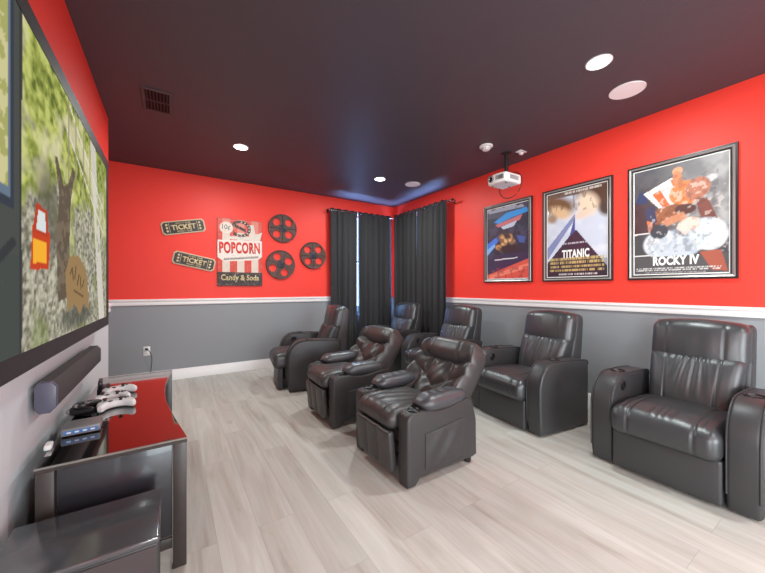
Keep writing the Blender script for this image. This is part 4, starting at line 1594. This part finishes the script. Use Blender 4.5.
# ------------------------------------------------------------------ ceiling fittings
for i, (lx, ly) in enumerate(DOWNLIGHTS[:3]):
    lab = ['lit recessed ceiling light above the ticket signs', 'lit recessed ceiling light above the curtained corner', 'lit recessed ceiling light beside the large round speaker, biggest in view'][i]
    d = thing('recessed_light', lab, 'ceiling light', (lx, ly, CEIL), (0, 0, 0), 'recessed ceiling lights')
    bm = bmesh.new()
    add_lathe(bm, [(0.066, 0.0), (0.080, 0.0), (0.080, -0.004), (0.076, -0.007), (0.069, -0.006), (0.066, -0.003)], 44, closed=True)
    link('trim_ring', from_bm(bm), M['white_plastic'], d)
    link('diffuser', lathe_me([(0.067, -0.003), (0.067, -0.005), (0.05, -0.006), (0.004, -0.006)], 44), M['lamp_on'], d)
for (lx, ly, rr, lab) in ((2.975, 1.09, 0.118, 'large round pale in-ceiling speaker near the brightest light'), (3.0, 3.80, 0.112, 'round pale in-ceiling speaker above the curtained corner')):
    d = thing('ceiling_speaker', lab, 'speaker', (lx, ly, CEIL), (0, 0, 0), 'round in-ceiling speakers')
    bm = bmesh.new()
    add_lathe(bm, [(rr - 0.006, 0.0), (rr, 0.0), (rr, -0.005), (rr - 0.003, -0.007), (rr - 0.006, -0.006)], 52, closed=True)
    link('bezel', from_bm(bm), M['white_plastic'], d)
    link('grille', lathe_me([(rr - 0.006, 0.0), (rr - 0.006, -0.006), (0.05, -0.0075), (0.004, -0.0075)], 52), M['speaker_white'], d)
d = thing('smoke_detector', 'small white smoke detector on the ceiling beside the projector', 'smoke detector', (2.861, 2.349, CEIL))
link('base', lathe_me([(0.070, 0.0), (0.070, -0.012), (0.064, -0.018), (0.004, -0.018)], 40), M['white_plastic'], d)
link('cap', lathe_me([(0.042, -0.017), (0.040, -0.042), (0.034, -0.048), (0.004, -0.048)], 36), M['white_plastic'], d)
bm = bmesh.new()
for q in range(10):
    t = 2 * PI * q / 10
    add_box(bm, 0.039 * math.cos(t) - 0.004, 0.039 * math.cos(t) + 0.004, 0.039 * math.sin(t) - 0.004, 0.039 * math.sin(t) + 0.004, -0.036, -0.026, 0)
link('slots', from_bm(bm, 0), M['grey_plastic'], d)

v = thing('air_vent', 'dark slotted air vent in the ceiling near the screen wall', 'vent', (-0.092, 3.26, CEIL))
bm = bmesh.new()
vw, vl, vf = 0.105, 0.19, 0.025
for (a_, b_, c_, d_) in ((-vw, vw, -vl, -vl + vf), (-vw, vw, vl - vf, vl), (-vw, -vw + vf, -vl + vf, vl - vf), (vw - vf, vw, -vl + vf, vl - vf)):
    add_box(bm, a_, b_, c_, d_, -0.010, 0, 0.003, 1)
add_box(bm, -vw + vf, vw - vf, -0.006, 0.006, -0.009, 0, 0)
link('vent_frame', from_bm(bm), M['ceiling'], v)
link('duct_shade', box_me(-vw + vf, vw - vf, -vl + vf, vl - vf, -0.002, -0.001, 0), M['vent_dark'], v)
for q in range(7):
    xx = -vw + vf + 0.012 + q * 0.0225
    bm = bmesh.new()
    add_box(bm, xx - 0.005, xx + 0.005, -vl + vf, vl - vf, -0.010, -0.006, 0)
    link('louver', from_bm(bm, 0), M['vent'], v)

# projector under its ceiling mount (throws towards -x)
PX, PY, PZ = 3.09, 2.30, 2.36
pm = thing('projector_mount', 'black ceiling bracket with a short pole holding the projector', 'mount', (PX + 0.12, PY + 0.05, CEIL))
link('ceiling_plate', lathe_me([(0.06, 0.0), (0.06, -0.010), (0.035, -0.02), (0.02, -0.02)], 28), M['frame_black'], pm)
link('pole', cyl_me((0, 0, -0.015), (0, 0, -0.235), 0.022), M['frame_black'], pm)
for (ax_, ay_) in ((-0.10, -0.08), (0.08, -0.08), (-0.10, 0.08), (0.08, 0.08)):
    link('arm', tube_me([(0, 0, -0.225), (ax_ * 0.5, ay_ * 0.5, -0.235), (ax_, ay_, -0.262), (ax_, ay_, -0.272)], 0.009), M['frame_black'], pm)
bx = thing('ceiling_outlet', 'small white ceiling outlet beside the projector mount', 'outlet', (PX + 0.22, PY - 0.07, CEIL))
link('cover_plate', box_me(-0.055, 0.055, -0.035, 0.035, -0.008, 0, 0.002), M['white_plastic'], bx)
link('plug', box_me(-0.02, 0.02, -0.015, 0.015, -0.036, -0.008, 0.004), M['white_plastic'], bx)
pj = thing('projector', 'white projector hanging from the ceiling above the leftmost poster', 'projector', (PX, PY, PZ - 0.035), (0, 0, -0.03))


def case(x, y, z):
    x = x - 0.03 * np.clip(1 - (y / 0.13) ** 2, 0, 1) * np.clip(-x / 0.11, 0, 1)
    return x + 0.02, y, z + 0.07


link('case', rbox(0.25, 0.25, 0.105, 0.022, (6, 14, 4), 4, case), M['white_plastic'], pj)
bm = bmesh.new()
add_lathe(bm, [(0.038, 0.0), (0.038, -0.022), (0.032, -0.024), (0.028, -0.010)], 32, (-0.115, 0.06, 0.075), 'x')
ln = link('lens_ring', from_bm(bm), M['grey_plastic'], pj)
link('lens', lathe_me([(0.028, -0.012), (0.020, -0.019), (0.004, -0.022)], 28, (-0.115, 0.06, 0.075), 'x'), M['lens'], ln)
bm = bmesh.new()
for q in range(7):
    add_box(bm, -0.137, -0.118, -0.098 + q * 0.014, -0.091 + q * 0.014, 0.050, 0.095, 0)
link('vent_grille', from_bm(bm, 0), M['grey_plastic'], pj)
bm = bmesh.new()
for q in range(8):
    add_box(bm, -0.05 + q * 0.018, -0.04 + q * 0.018, -0.1275, -0.123, 0.05, 0.095, 0)
link('side_vent', from_bm(bm, 0), M['grey_plastic'], pj)
for fx, fy in ((-0.07, 0.09), (-0.07, -0.09), (0.10, 0.0)):
    link('foot', lathe_me([(0.012, 0.020), (0.012, 0.010), (0.009, 0.008)], 16, (fx, fy, 0)), M['grey_plastic'], pj)
cb = thing('projector_cable', 'thin black cable looping down beneath the projector', 'cable', (PX + 0.13, PY - 0.05, PZ))
pts = []
for q in range(25):
    t = -0.45 * PI + 1.95 * PI * q / 24 - PI * 0.25
    pts.append((0.045 + 0.02 * math.sin(t), 0.085 + 0.15 * math.cos(t) * 0.98, 0.02 + 0.15 * math.sin(t)))
link('loop', tube_me(pts, 0.0045), M['cloth_cord'], cb)
